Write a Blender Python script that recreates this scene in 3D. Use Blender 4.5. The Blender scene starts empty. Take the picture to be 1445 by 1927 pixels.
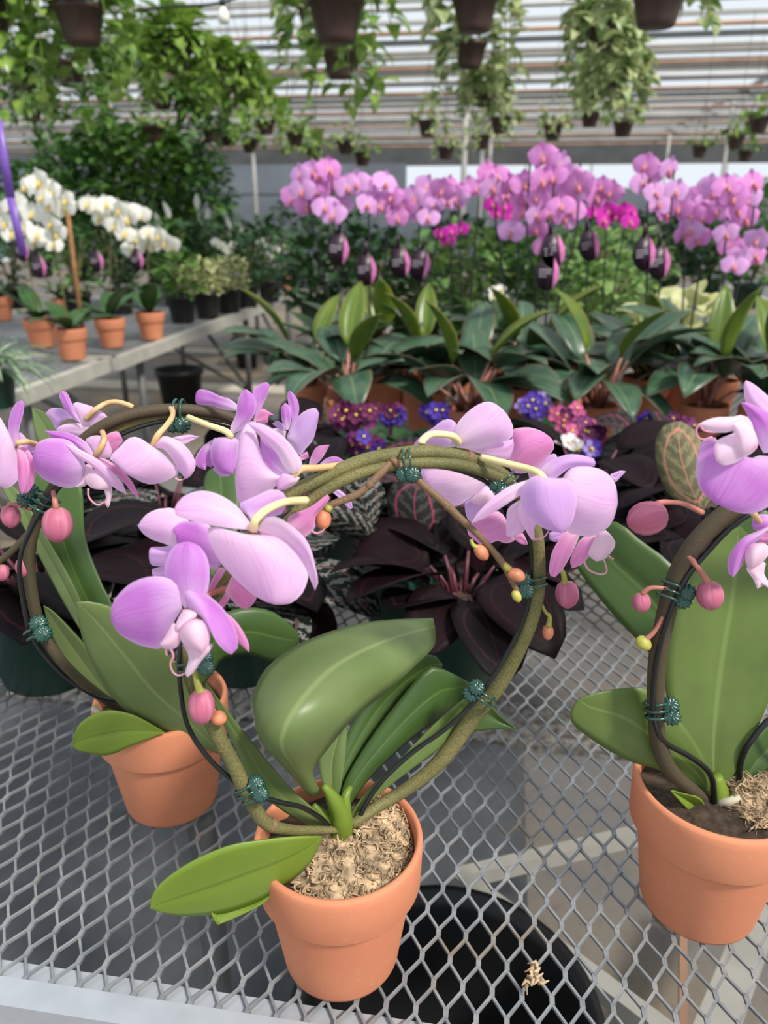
import bpy, math, random
from mathutils import Vector, Matrix
PI = math.pi
sin, cos, tan, rad = math.sin, math.cos, math.tan, math.radians
rng = random.Random(7)
S = bpy.context.scene
C = S.collection
# ------------------------------------------------------------------ camera, light, exposure
CAMH, PITCH, F = 1.42, rad(21.3), 1445.0
cam = bpy.data.cameras.new('camera'); camo = bpy.data.objects.new('camera', cam); C.objects.link(camo)
camo.location = (0, 0, CAMH); camo.rotation_euler = (rad(90) - PITCH, 0, 0)
cam.sensor_fit = 'HORIZONTAL'; cam.sensor_width = 36; cam.lens = 36.0 * F / 1445
cam.clip_start = 0.02; cam.clip_end = 200
cam.dof.use_dof = True; cam.dof.focus_distance = 0.66; cam.dof.aperture_fstop = 8.0
S.camera = camo
w = bpy.data.worlds.new('world'); S.world = w; w.use_nodes = True
wn = w.node_tree; bg = wn.nodes['Background']
bg.inputs[0].default_value = (0.86, 0.93, 1.0, 1); bg.inputs[1].default_value = 0.92
sl = bpy.data.lights.new('sun', 'SUN'); so = bpy.data.objects.new('sun', sl); C.objects.link(so)
sl.energy = 3.9; sl.angle = rad(9); sl.color = (1.0, 0.93, 0.83)
so.rotation_euler = Vector((-0.52, 0.50, -0.85)).to_track_quat('-Z', 'Y').to_euler()
S.view_settings.view_transform = 'Standard'; S.view_settings.look = 'None'
S.view_settings.gamma = 1; S.view_settings.use_curve_mapping = False
S.view_settings.exposure = 0.10
S.cycles.max_bounces = 8; S.cycles.transparent_max_bounces = 12

# ------------------------------------------------------------------ pixel <-> place
cp, sp = cos(PITCH), sin(PITCH)
def ray(px, py):
    a = (px - 722.5) / F; b = (963.5 - py) / F
    return Vector((a, cp + b * sp, -sp + b * cp))
def Q(px, py, Y):                 # the point seen at a pixel, Y metres ahead
    r = ray(px, py); return Vector((0, 0, CAMH)) + r * (Y / r.y)
def G(px, py, z):                 # the point seen at a pixel, at height z
    r = ray(px, py); return Vector((0, 0, CAMH)) + r * ((z - CAMH) / r.z)
YAW = rad(8.7)
U = Vector((cos(YAW), -sin(YAW), 0)); V = Vector((sin(YAW), cos(YAW), 0))
TOP = 0.76                        # bench top

# ------------------------------------------------------------------ mesh helpers
class MB:
    def __init__(s): s.v = []; s.f = []; s.uv = []; s.mi = []; s.m = 0
    def vert(s, p, uv=(0, 0)): s.v.append(tuple(p)); s.uv.append(uv); return len(s.v) - 1
    def face(s, *i): s.f.append(i); s.mi.append(s.m)
    def grid(s, rows, uvs=None, flip=False):
        n, m = len(rows), len(rows[0]); b = len(s.v)
        for i in range(n):
            for j in range(m):
                s.vert(rows[i][j], uvs[i][j] if uvs else (j / max(1, m - 1), i / max(1, n - 1)))
        for i in range(n - 1):
            for j in range(m - 1):
                a = b + i * m + j
                s.face(a, a + 1, a + m + 1, a + m) if not flip else s.face(a, a + m, a + m + 1, a + 1)
    def tube(s, pts, r, seg=8, cap=True):
        pts = [Vector(p) for p in pts]; n = len(pts)
        rr = r if isinstance(r, (list, tuple)) else [r] * n
        if len(rr) != n: rr = [rr[0] + (rr[-1] - rr[0]) * i / (n - 1) for i in range(n)]
        t0 = (pts[1] - pts[0]).normalized()
        a = t0.orthogonal().normalized(); base = len(s.v); L = 0
        for i in range(n):
            t = (pts[min(i + 1, n - 1)] - pts[max(i - 1, 0)])
            if t.length < 1e-9: t = t0
            t = t.normalized(); a = (a - t * a.dot(t)).normalized(); b = t.cross(a)
            if i: L += (pts[i] - pts[i - 1]).length
            for k in range(seg):
                q = 2 * PI * k / seg
                s.vert(pts[i] + (a * cos(q) + b * sin(q)) * rr[i], (k / seg, L))
        for i in range(n - 1):
            for k in range(seg):
                k2 = (k + 1) % seg
                s.face(base + i * seg + k, base + i * seg + k2, base + (i + 1) * seg + k2, base + (i + 1) * seg + k)
        if cap:
            s.face(*[base + k for k in range(seg)][::-1]); s.face(*[base + (n - 1) * seg + k for k in range(seg)])
    def lathe(s, c, prof, seg=40, M=None):
        b = len(s.v); n = len(prof)
        for (r, z) in prof:
            for k in range(seg):
                q = 2 * PI * k / seg; p = Vector((r * cos(q), r * sin(q), z))
                if M is not None: p = M @ p
                s.vert(Vector(c) + p, (k / seg, z))
        for i in range(n - 1):
            for k in range(seg):
                k2 = (k + 1) % seg
                s.face(b + i * seg + k, b + i * seg + k2, b + (i + 1) * seg + k2, b + (i + 1) * seg + k)
    def box(s, c, ax, ay, az):    # centre and three half vectors
        c = Vector(c); ax, ay, az = Vector(ax), Vector(ay), Vector(az); b = len(s.v)
        for k in (-1, 1):
            for j in (-1, 1):
                for i in (-1, 1): s.vert(c + ax * i + ay * j + az * k)
        for q in ((0, 2, 3, 1), (4, 5, 7, 6), (0, 1, 5, 4), (2, 6, 7, 3), (0, 4, 6, 2), (1, 3, 7, 5)):
            s.face(*[b + x for x in q])
    def beam(s, a, b, w, h, up=Vector((0, 0, 1))):
        a, b = Vector(a), Vector(b); d = b - a; t = d.normalized()
        sd = t.cross(up)
        if sd.length < 1e-4: sd = Vector((1, 0, 0))
        sd.normalize(); u = sd.cross(t)
        s.box((a + b) / 2, d / 2, sd * w / 2, u * h / 2)
    def mesh(s, name, mats):
        me = bpy.data.meshes.new(name); me.from_pydata(s.v, [], s.f)
        uvl = me.uv_layers.new(name='uv'); li = [0] * len(me.loops); me.loops.foreach_get('vertex_index', li)
        fl = []
        for i in li: fl += s.uv[i]
        uvl.data.foreach_set('uv', fl)
        if not isinstance(mats, (list, tuple)): mats = [mats]
        for m in mats: me.materials.append(m)
        me.polygons.foreach_set('material_index', s.mi)
        me.polygons.foreach_set('use_smooth', [True] * len(me.polygons))
        me.update(); return me
    def build(s, name, mats, parent=None, flat=False, solid=0, label=None):
        me = s.mesh(name, mats)
        if flat: me.polygons.foreach_set('use_smooth', [False] * len(me.polygons))
        o = bpy.data.objects.new(name, me); C.objects.link(o)
        if parent is not None:
            o.parent = parent; o.matrix_parent_inverse = parent.matrix_basis.inverted()
        if solid:
            md = o.modifiers.new('thickness', 'SOLIDIFY'); md.thickness = solid; md.offset = 0
        if label: o['label'] = label
        return o
def thing(name, label, cat, loc=(0, 0, 0), group=None):
    o = bpy.data.objects.new(name, None); C.objects.link(o); o.location = loc; o.empty_display_size = .05
    o['label'] = label; o['category'] = cat
    if group: o['group'] = group
    return o
def tag(o, label, cat, group=None, kind=None):
    o['label'] = label; o['category'] = cat
    if group: o['group'] = group
    if kind: o['kind'] = kind
    return o
def struct(o): o['kind'] = 'structure'; return o
def catmull(pts, n, closed=False):
    pts = [Vector(p) for p in pts]; out = []
    m = len(pts)
    if m == 2: return [pts[0].lerp(pts[1], i / (n - 1)) for i in range(n)]
    dense = []
    for i in range(m - 1):
        p0 = pts[max(i - 1, 0)]; p1 = pts[i]; p2 = pts[i + 1]; p3 = pts[min(i + 2, m - 1)]
        for k in range(10):
            t = k / 10
            dense.append(0.5 * ((2 * p1) + (p2 - p0) * t + (2 * p0 - 5 * p1 + 4 * p2 - p3) * t * t + (3 * p1 - p0 - 3 * p2 + p3) * t ** 3))
    dense.append(pts[-1])
    L = [0]
    for i in range(1, len(dense)): L.append(L[-1] + (dense[i] - dense[i - 1]).length)
    j = 0
    for i in range(n):
        d = L[-1] * i / (n - 1)
        while j < len(L) - 2 and L[j + 1] < d: j += 1
        s_ = (d - L[j]) / max(1e-9, L[j + 1] - L[j]); out.append(dense[j].lerp(dense[j + 1], min(1, max(0, s_))))
    return out

# ------------------------------------------------------------------ materials
def lin(c):
    return tuple([(x / 255 / 12.92 if x / 255 <= .04045 else ((x / 255 + .055) / 1.055) ** 2.4) for x in c]) + (1,)
class Mat:
    def __init__(s, name):
        s.m = bpy.data.materials.new(name); s.m.use_nodes = True; s.t = s.m.node_tree
        s.b = s.t.nodes['Principled BSDF']; s.out = s.t.nodes['Material Output']
    def n(s, t, **k):
        x = s.t.nodes.new(t)
        for a, v in k.items(): setattr(x, a, v)
        return x
    def l(s, a, b): s.t.links.new(a, b)
    def uv(s):
        n = s.n('ShaderNodeUVMap'); n.uv_map = 'uv'; sx = s.n('ShaderNodeSeparateXYZ'); s.l(n.outputs[0], sx.inputs[0]); return n.outputs[0], sx.outputs[0], sx.outputs[1]
    def math(s, op, a, b=None, clamp=False):
        n = s.n('ShaderNodeMath', operation=op, use_clamp=clamp)
        for i, x in enumerate((a, b)):
            if x is None: continue
            if isinstance(x, (int, float)): n.inputs[i].default_value = x
            else: s.l(x, n.inputs[i])
        return n.outputs[0]
    def mix(s, f, a, b):
        n = s.n('ShaderNodeMix', data_type='RGBA')
        if isinstance(f, (int, float)): n.inputs[0].default_value = f
        else: s.l(f, n.inputs[0])
        for i, x in ((6, a), (7, b)):
            if isinstance(x, tuple): n.inputs[i].default_value = x
            else: s.l(x, n.inputs[i])
        return n.outputs[2]
    def noise(s, vec=None, scale=5, detail=2, sc=None):
        n = s.n('ShaderNodeTexNoise'); n.inputs['Scale'].default_value = scale; n.inputs['Detail'].default_value = detail
        if vec is None: vec = s.n('ShaderNodeTexCoord').outputs['Object']
        if sc:
            mp = s.n('ShaderNodeMapping'); mp.inputs['Scale'].default_value = sc; s.l(vec, mp.inputs[0]); vec = mp.outputs[0]
        s.l(vec, n.inputs['Vector']); return n.outputs[0]
    def ramp(s, f, lo, hi):
        n = s.n('ShaderNodeMapRange'); s.l(f, n.inputs[0]); n.inputs[1].default_value = lo; n.inputs[2].default_value = hi; return n.outputs[0]
    def bump(s, h, st=.3, d=.001):
        n = s.n('ShaderNodeBump'); n.inputs['Strength'].default_value = st; n.inputs['Distance'].default_value = d
        s.l(h, n.inputs['Height']); s.l(n.outputs[0], s.b.inputs['Normal'])
    def col(s, c):
        if isinstance(c, tuple): s.b.inputs['Base Color'].default_value = c
        else: s.l(c, s.b.inputs['Base Color'])
        s.c = c
    def translucent(s, f, tint=None):
        tr = s.n('ShaderNodeBsdfTranslucent'); mx = s.n('ShaderNodeMixShader'); mx.inputs[0].default_value = f
        c = s.c if tint is None else tint
        if isinstance(c, tuple): tr.inputs[0].default_value = c
        else: s.l(c, tr.inputs[0])
        s.l(s.b.outputs[0], mx.inputs[1]); s.l(tr.outputs[0], mx.inputs[2]); s.l(mx.outputs[0], s.out.inputs[0])
    def pbr(s, rough=.5, metal=0, spec=.5):
        s.b.inputs['Roughness'].default_value = rough; s.b.inputs['Metallic'].default_value = metal
        s.b.inputs['Specular IOR Level'].default_value = spec
def plain(name, c, rough=.5, metal=0, var=.12, scale=20, spec=.5, bump=0):
    m = Mat(name); c = lin(c); d = tuple(x * (1 - var) for x in c[:3]) + (1,); e = tuple(min(1, x * (1 + var)) for x in c[:3]) + (1,)
    nz = m.noise(scale=scale, detail=4); m.col(m.mix(m.ramp(nz, .35, .65), d, e)); m.pbr(rough, metal, spec)
    if bump: m.bump(nz, .4, bump)
    return m.m
def petal_mat(name, c, c2, white, veins=.25, tr=.35, wr=(.0, .45)):
    # c main, c2 second tone towards the edge, white tone at the throat
    m = Mat(name); vec, u, v = m.uv()
    edge = m.ramp(m.math('ABSOLUTE', m.math('SUBTRACT', u, .5)), .38, .5)
    base = m.mix(m.ramp(m.noise(scale=38, detail=3), .3, .7), lin(c), lin(c2))
    base = m.mix(m.math('MULTIPLY', m.ramp(v, wr[1], wr[0]), .85), base, lin(white))
    nv = m.noise(vec, 1, 3, sc=(26, 1.8, 1))
    dark = m.mix(1, base, base); mul = m.n('ShaderNodeMix', data_type='RGBA', blend_type='MULTIPLY')
    m.l(m.math('MULTIPLY', m.ramp(nv, .52, .72), veins), mul.inputs[0]); m.l(base, mul.inputs[6]); mul.inputs[7].default_value = lin((205, 120, 215))
    base = m.mix(m.math('MULTIPLY', edge, .35), mul.outputs[2], lin((244, 226, 250)))
    m.col(base); m.pbr(.55, 0, .25); m.bump(m.noise(vec, 1, 4, sc=(60, 5, 1)), .12, .0004); m.translucent(tr); return m.m
def leaf_mat(name, c, c2, mid=(150, 175, 110), rough=.42, tr=.15, midw=.035, spec=.5, nsc=14, edge=None):
    m = Mat(name); vec, u, v = m.uv()
    a = m.math('ABSOLUTE', m.math('SUBTRACT', u, .5))
    base = m.mix(m.ramp(m.noise(scale=nsc, detail=3), .35, .65), lin(c), lin(c2))
    base = m.mix(m.math('MULTIPLY', m.ramp(m.noise(vec, 1, 2, sc=(40, 2, 1)), .45, .75), .18), base, lin(c2))
    base = m.mix(m.math('MULTIPLY', m.ramp(a, midw, midw * .3), .6), base, lin(mid))
    if edge: base = m.mix(m.ramp(a, .44, .48), base, lin(edge))
    m.col(base); m.pbr(rough, 0, spec); m.bump(m.noise(vec, 1, 2, sc=(30, 3, 1)), .15, .0008)
    if tr: m.translucent(tr)
    return m.m
M = {}
M['pet_front'] = petal_mat('petal_front', (206, 124, 216), (214, 150, 226), (242, 226, 245), .4, .4, (.0, .5))
M['pet_back'] = petal_mat('petal_back', (244, 204, 243), (240, 190, 238), (252, 232, 246), .3, .42, (.0, .6))
M['pet_lilac'] = petal_mat('petal_lilac', (218, 178, 238), (226, 180, 234), (242, 222, 246), .3, .42, (.0, .4))  # bluish sky light on shaded petals is put into this colour
M['pet_pink'] = petal_mat('petal_pink', (238, 150, 204), (234, 156, 216), (248, 204, 222), .5, .42, (.0, .4))
M['lip'] = petal_mat('lip_white', (244, 218, 238), (242, 205, 226), (240, 168, 190), .1, .35, (.0, .22))
M['leaf_main'] = leaf_mat('orchid_leaf', (88, 108, 52), (102, 124, 60), (128, 150, 84), .42, .12)
M['leaf_dark'] = leaf_mat('orchid_leaf_dark', (58, 84, 38), (70, 98, 44), (100, 124, 62), .42, .12)
M['leaf_bright'] = leaf_mat('orchid_leaf_bright', (112, 138, 44), (126, 150, 54), (88, 116, 36), .42, .18)
M['leaf_sage'] = leaf_mat('orchid_leaf_sage', (108, 126, 76), (96, 116, 62), (134, 152, 94), .42, .12)
def stem_mat(name, c, c2, fleck):
    m = Mat(name); b = m.mix(m.ramp(m.noise(scale=18, detail=2), .35, .65), lin(c), lin(c2))
    b = m.mix(m.math('MULTIPLY', m.ramp(m.noise(scale=900, detail=2), .48, .62), .6), b, lin(fleck)); m.col(b); m.pbr(.6, 0, .3)
    m.bump(m.noise(scale=900, detail=2), .3, .0004); return m.m
M['stem'] = stem_mat('flower_stem', (128, 122, 76), (98, 98, 58), (62, 54, 46))
M['stem_brown'] = stem_mat('flower_stem_brown', (80, 70, 54), (74, 68, 46), (60, 48, 44))
M['branch'] = stem_mat('flower_branch', (140, 108, 84), (122, 98, 70), (92, 70, 60))
M['pedicel'] = plain('pedicel', (226, 214, 158), .5, var=.08, scale=40)
M['pedicel_tan'] = plain('pedicel_tan', (206, 170, 122), .5, var=.08, scale=40)
M['pedicel_pink'] = plain('pedicel_pink', (176, 110, 96), .5, var=.15, scale=60)
def bud_mat():
    m = Mat('bud'); vec, u, v = m.uv()
    b = m.mix(m.ramp(v, .08, .0), lin((186, 100, 128)), lin((170, 170, 80)))
    b = m.mix(m.math('MULTIPLY', m.ramp(m.noise(vec, 1, 2, sc=(14, .6, 1)), .45, .7), .5), b, lin((222, 150, 170))); m.col(b); m.pbr(.5, 0, .35); m.translucent(.12); return m.m
M['bud'] = bud_mat()
M['bud_small'] = plain('bud_small', (194, 122, 88), .5, var=.25, scale=90)
M['bud_green'] = plain('bud_green', (164, 160, 74), .5, var=.2, scale=90)
M['wire'] = plain('black_wire', (22, 24, 26), .3, var=.1)
M['clip'] = plain('green_clip', (28, 72, 62), .22, var=.1, spec=.7)
def terra():
    m = Mat('terracotta'); n1 = m.noise(scale=9, detail=4); n2 = m.noise(scale=160, detail=4)
    b = m.mix(m.ramp(n1, .3, .7), lin((202, 128, 96)), lin((212, 140, 106)))
    b = m.mix(m.math('MULTIPLY', m.ramp(n2, .6, .8), .3), b, lin((228, 168, 136))); m.col(b); m.pbr(.85, 0, .2)
    m.bump(n2, .2, .0005); return m.m
M['terra'] = terra()
M['green_pot'] = plain('green_plastic', (24, 56, 46), .4, var=.1)
M['brown_pot'] = plain('brown_plastic', (66, 46, 42), .45, var=.12)
M['black_pot'] = plain('black_plastic', (20, 20, 22), .5, var=.15)
M['moss'] = plain('sphagnum', (178, 154, 124), .95, var=.5, scale=90, bump=.003)
M['moss_dark'] = plain('bark_mix', (60, 48, 38), .95, var=.5, scale=120, bump=.003)
M['root'] = plain('root', (186, 180, 160), .8, var=.15, scale=60)
def galv():
    m = Mat('galvanised'); n = m.noise(scale=60, detail=4); b = m.mix(m.ramp(n, .35, .7), lin((128, 134, 140)), lin((158, 160, 162)))
    b = m.mix(m.ramp(m.noise(scale=14, detail=3), .62, .78), b, lin((140, 128, 112))); m.col(b); m.pbr(.5, .35, .5); return m.m
M['galv'] = galv()
M['alu'] = plain('aluminium', (172, 178, 186), .42, .3, var=.06, scale=30)
M['alu_dull'] = plain('aluminium_dull', (176, 174, 166), .55, .1, var=.08, scale=12)
M['steel_dark'] = plain('steel_dark', (96, 98, 98), .6, .3, var=.2, scale=10)
M['roof_grey'] = plain('roof_panel', (150, 152, 154), .7, 0, var=.15, scale=1.2)
M['roof_dark'] = plain('roof_dark', (78, 80, 82), .8, 0, var=.2, scale=1.5)
M['rust'] = plain('rust', (168, 132, 108), .8, 0, var=.22, scale=3)
M['pipe'] = plain('roof_pipe', (176, 174, 170), .6, .1, var=.12, scale=3)

# ------------------------------------------------------------------ shapes given by an outline
class Rg:                          # a magnified window on the photograph
    def __init__(s, x, y, k): s.x, s.y, s.k = x, y, k
    def __call__(s, p): return (s.x + p[0] / s.k, s.y + p[1] / s.k)
PHOTO = Rg(0, 0, 1)
def outline(mb, R, pts, tip, Yb, Yt, cup=.006, tilt=0, bend=0, fold=0, n=16, m=10, ruffle=.0012, seed=0):
    """A curved sheet whose edge runs from its base round its tip and back, Yb and Yt metres ahead, bulging by cup."""
    pts = [Vector((*R(p), 0)) for p in pts]
    ti = tip
    left = catmull(pts[:ti + 1], n); right = catmull([pts[0]] + pts[:ti - 1:-1], n)
    r_ = random.Random(seed + len(mb.v)); ph = r_.random() * 6; ph2 = r_.random() * 6
    rows = []
    for i in range(n):
        t = i / (n - 1); row = []
        for j in range(m):
            s_ = j / (m - 1); p = left[i].lerp(right[i], s_)
            e = sin(PI * min(1, t * 1.0)) ** .7 if 0 < t < 1 else 0
            Y = Yb + (Yt - Yb) * t + tilt * (s_ - .5) * 2 * e - cup * 4 * s_ * (1 - s_) * e - bend * sin(PI * t) + fold * (1 - abs(2 * s_ - 1)) * e
            Y += ruffle * e * abs(2 * s_ - 1) * sin(7 * t + ph + 3 * s_) + ruffle * .4 * sin(11 * s_ + ph2) * e
            row.append(Q(p.x, p.y, Y))
        rows.append(row)
    mb.grid(rows, [[(j / (m - 1), i / (n - 1)) for j in range(m)] for i in range(n)])
def sections(mb, secs, n=24, m=11):
    """secs: (Lx,Ly,LY, Mx,My,MY, Rx,Ry,RY) from base to tip"""
    Ls = catmull([Q(*s[0:3]) for s in secs], n); Ms = catmull([Q(*s[3:6]) for s in secs], n); Rs = catmull([Q(*s[6:9]) for s in secs], n)
    rows = []
    for i in range(n):
        row = []
        for j in range(m):
            s_ = j / (m - 1)
            l_, m_, r_ = Ls[i], Ms[i], Rs[i]
            c = 2 * m_ - .5 * (l_ + r_)
            p = l_ * (1 - s_) ** 2 + c * 2 * s_ * (1 - s_) + r_ * s_ ** 2
            row.append(p)
        rows.append(row)
    mb.grid(rows)
def tube_px(mb, R, pts, rpx, seg=8, n=None):
    """pts: (x, y, Y) in the window R; radius in photo pixels"""
    P = []
    for p in pts:
        x, y = R(p[:2]); P.append(Vector((*Q(x, y, p[2]),)))
    k = n or max(6, len(P) * 5)
    path = catmull(P, k) if len(P) > 2 else P
    rr = rpx if isinstance(rpx, (list, tuple)) else [rpx, rpx]
    k = len(path)
    d = [(p - Vector((0, 0, CAMH))).length for p in path]
    r = []
    for i in range(k):
        t = i / (k - 1) * (len(rr) - 1); a = int(min(t, len(rr) - 2)); f = t - a
        r.append((rr[a] * (1 - f) + rr[a + 1] * f) * d[i] / F * .96)
    mb.tube(path, r, seg)

# ------------------------------------------------------------------ the floor and the benches
mf = Mat('concrete_floor')
tc = mf.n('ShaderNodeTexCoord').outputs['Object']
nb = mf.noise(tc, 1.1, 5); fine = mf.noise(tc, 30, 5)
colr = mf.mix(mf.ramp(nb, .42, .6), lin((122, 120, 120)), lin((140, 126, 108)))
colr = mf.mix(mf.math('MULTIPLY', mf.ramp(fine, .5, .75), .35), colr, lin((96, 92, 88))); mf.col(colr); mf.pbr(.85, 0, .3); mf.bump(fine, .3, .004)
fl = MB(); fl.box((0, 14, -.05), (12, 0, 0), (0, 16.5, 0), (0, 0, .05)); struct(fl.build('floor', mf.m, flat=True))
def strip(name, v0, v1, u0, u1, z, mat):
    m = MB(); c = U * (u0 + u1) / 2 + V * (v0 + v1) / 2; c.z = z
    m.box(c, U * (u1 - u0) / 2, V * (v1 - v0) / 2, (0, 0, .012)); return m.build(name, mat, flat=True)
M['gravel'] = plain('gravel', (120, 116, 110), .95, var=.6, scale=45, bump=.02)
tag(strip('gravel_strip', 1.82, 2.02, -2.4, 3.2, .013, M['gravel']), 'dark strip of gravel across the floor under the bench', 'gravel', kind='stuff')
M['shade_sheet'] = plain('floor_shade_grey', (84, 86, 90), .9, var=.15, scale=12)
struct(strip('floor_shade', .2, 1.80, -1.9, .12, .012, M['shade_sheet']))  # dark sheet standing in for the bench's shade on the floor
M['curb'] = plain('kerb', (190, 182, 168), .9, var=.12, scale=6)
for i, (v0, v1) in enumerate(((6.1, 6.35), (7.9, 8.1))):
    struct(strip('trim_%d' % (i + 1), v0, v1, -6, 0.6, .02, M['curb']))

def expanded(mb, O, u0, u1, v0, v1, W=.0268, L=.054, wd=.0024, th=.0032):
    """expanded metal sheet: two families of slanted strands meeting in flat knots"""
    nu = int((u1 - u0) / (W / 2)); nv = int((v1 - v0) / (L / 2))
    for j in range(nv):
        for i in range(nu):
            if (i + j) % 2: continue
            a = O + U * (u0 + i * W / 2) + V * (v0 + j * L / 2)
            for sgn in (1, -1):
                if i + sgn < 0: continue
                b = O + U * (u0 + (i + sgn) * W / 2) + V * (v0 + (j + 1) * L / 2)
                k0 = a + V * L * .07; k1 = b - V * L * .07
                ofs = Vector((0, 0, th * .25 * sgn))
                mb.beam(k0 + ofs, k1 + ofs, wd, th)
            mb.beam(a - V * L * .09, a + V * L * .09, wd * 1.9, th * 1.15)
# front bench: its front rail passes through these floor-plan points
FO = G(0, 1842, TOP); f_u = FO.dot(U); f_v = FO.dot(V)
LO = G(30, 1228, TOP); l_u = LO.dot(U)
bench = thing('display_bench', 'grey expanded metal bench carrying the hooped orchids in clay pots', 'bench', (0, 1.5, 0))
mb = MB(); O = Vector((0, 0, TOP - .003)); u0 = l_u + .02; u1 = u0 + .0134 * 160
expanded(mb, O, u0, u1, f_v + .004, f_v + 3.1); mb.build('mesh_top', M['galv'], bench, flat=True)
def rail(a, b, inward, mat, par):
    m = MB(); d = (b - a)
    m.beam(a + inward * .012 + Vector((0, 0, -.0095)), b + inward * .012 + Vector((0, 0, -.0095)), .024, .003)
    m.beam(a - inward * .012 + Vector((0, 0, .001)), b - inward * .012 + Vector((0, 0, .001)), .026, .004)
    m.beam(a - inward * .0235 + Vector((0, 0, -.036)), b - inward * .0235 + Vector((0, 0, -.036)), .003, .070)
    m.beam(a - inward * .001 + Vector((0, 0, -.004)), b - inward * .001 + Vector((0, 0, -.004)), .003, .010)
    m.build('edge_rail', mat, par, flat=True)
c0 = U * l_u + V * f_v + Vector((0, 0, TOP)); c1 = U * (l_u + 2.3) + V * f_v + Vector((0, 0, TOP))
c2 = U * l_u + V * (f_v + 3.15) + Vector((0, 0, TOP)); c3 = c1 + V * 3.15
rail(c0, c1, V, M['alu'], bench); rail(c0, c2, U, M['alu'], bench); rail(c1, c3, -U, M['alu'], bench)
LG = G(372, 1490, TOP)
for a, b in ((LG.dot(V) - f_v, LG.dot(U) - l_u), (1.75, .10), (1.75, 1.95), (2.8, .1), (2.8, .9), (2.8, 1.95), (LG.dot(V) - f_v, 1.95)):
    if 1:
        p = U * (l_u + b) + V * (f_v + a); m = MB(); m.tube([p + Vector((0, 0, .012)), p + Vector((0, 0, TOP - .03))], .017, 12); m.build('leg', M['steel_dark'], bench)
for a in (.42, 1.75, 2.8):
    m = MB(); m.beam(U * (l_u) + V * (f_v + a) + Vector((0, 0, TOP - .03)), U * (l_u + 2.3) + V * (f_v + a) + Vector((0, 0, TOP - .03)), .03, .03)
    if a > .5: m.build('cross_beam', M['steel_dark'], bench, flat=True)
m = MB(); m.beam(G(866, 1652, .36), G(1240, 1562, .36), .022, .03); m.build('brace', M['alu_dull'], bench, flat=True)
m = MB(); m.beam(G(862, 1652, .40), G(1300, 1985, .40), .026, .03); m.build('brace', M['alu_dull'], bench, flat=True)
m = MB(); m.beam(G(1286, 1700, .3), G(1284, 1980, .3), .012, .012); m.build('brace', M['rust'], bench, flat=True)
m = MB(); m.beam(G(1440, 1700, .2), G(1330, 1980, .2), .06, .03); m.build('brace', M['alu_dull'], bench, flat=True)

# black tub on the floor under the mesh
pc = G(838, 1912, .47)
t = thing('nursery_tub', 'big round black plastic tub on the floor under the near bench', 'tub', (pc.x, pc.y, 0))
m = MB(); m.lathe((pc.x, pc.y, 0), [(0, .0), (.14, .0), (.185, .45), (.20, .452), (.20, .475), (.188, .475), (.18, .45), (.135, .03), (0, .03)], 48); m.build('tub_body', M['black_pot'], t)
# ------------------------------------------------------------------ pots
def pot_mesh(kind, r, h, sc=1):
    m = MB()
    if kind == 'terra':
        q = r / .075; H = h
        m.lathe((0, 0, 0), [(0, 0), (.048 * q, 0), (.0525 * q, .002), (.054 * q, .006), (.0655 * q, H * .60), (.0660 * q, H * .612), (.0722 * q, H * .655), (.0738 * q, H * .66 + .002),
                            (.0752 * q, H * .93), (.0752 * q, H - .004), (.0738 * q, H), (.0705 * q, H), (.0690 * q, H - .004), (.066 * q, H * .7), (.05 * q, .012), (0, .012)], 56)
    elif kind == 'plastic':
        m.lathe((0, 0, 0), [(0, 0), (r * .72, 0), (r * .74, .004), (r * .94, h * .86), (r * 1.0, h * .865), (r * 1.02, h * .88), (r * 1.03, h), (r * .98, h), (r * .93, h * .9), (r * .72, .01), (0, .01)], 40)
    elif kind == 'basket':
        m.lathe((0, 0, 0), [(0, 0), (r * .62, 0), (r * .66, .005), (r * .72, h * .15), (r * .95, h * .82), (r * 1.03, h * .83), (r * 1.05, h * .98), (r * .98, h), (r * .92, h * .9), (r * .6, .01), (0, .01)], 28)
    return m
def soil(r, h, seed=0, amp=.004, seg=28):
    m = MB(); rr = random.Random(seed)
    rows = []
    for i in range(7):
        q = r * i / 6; rows.append([Vector((q * cos(2 * PI * k / seg), q * sin(2 * PI * k / seg), h + (rr.uniform(-amp, amp) if k < seg else 0) + amp * 2 * (1 - i / 6))) for k in range(seg)])
        rows[-1].append(rows[-1][0].copy())
    m.grid(rows); return m
def moved(mb, loc):
    mb.v = [(a + loc[0], b + loc[1], c + loc[2]) for a, b, c in mb.v]; return mb

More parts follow.
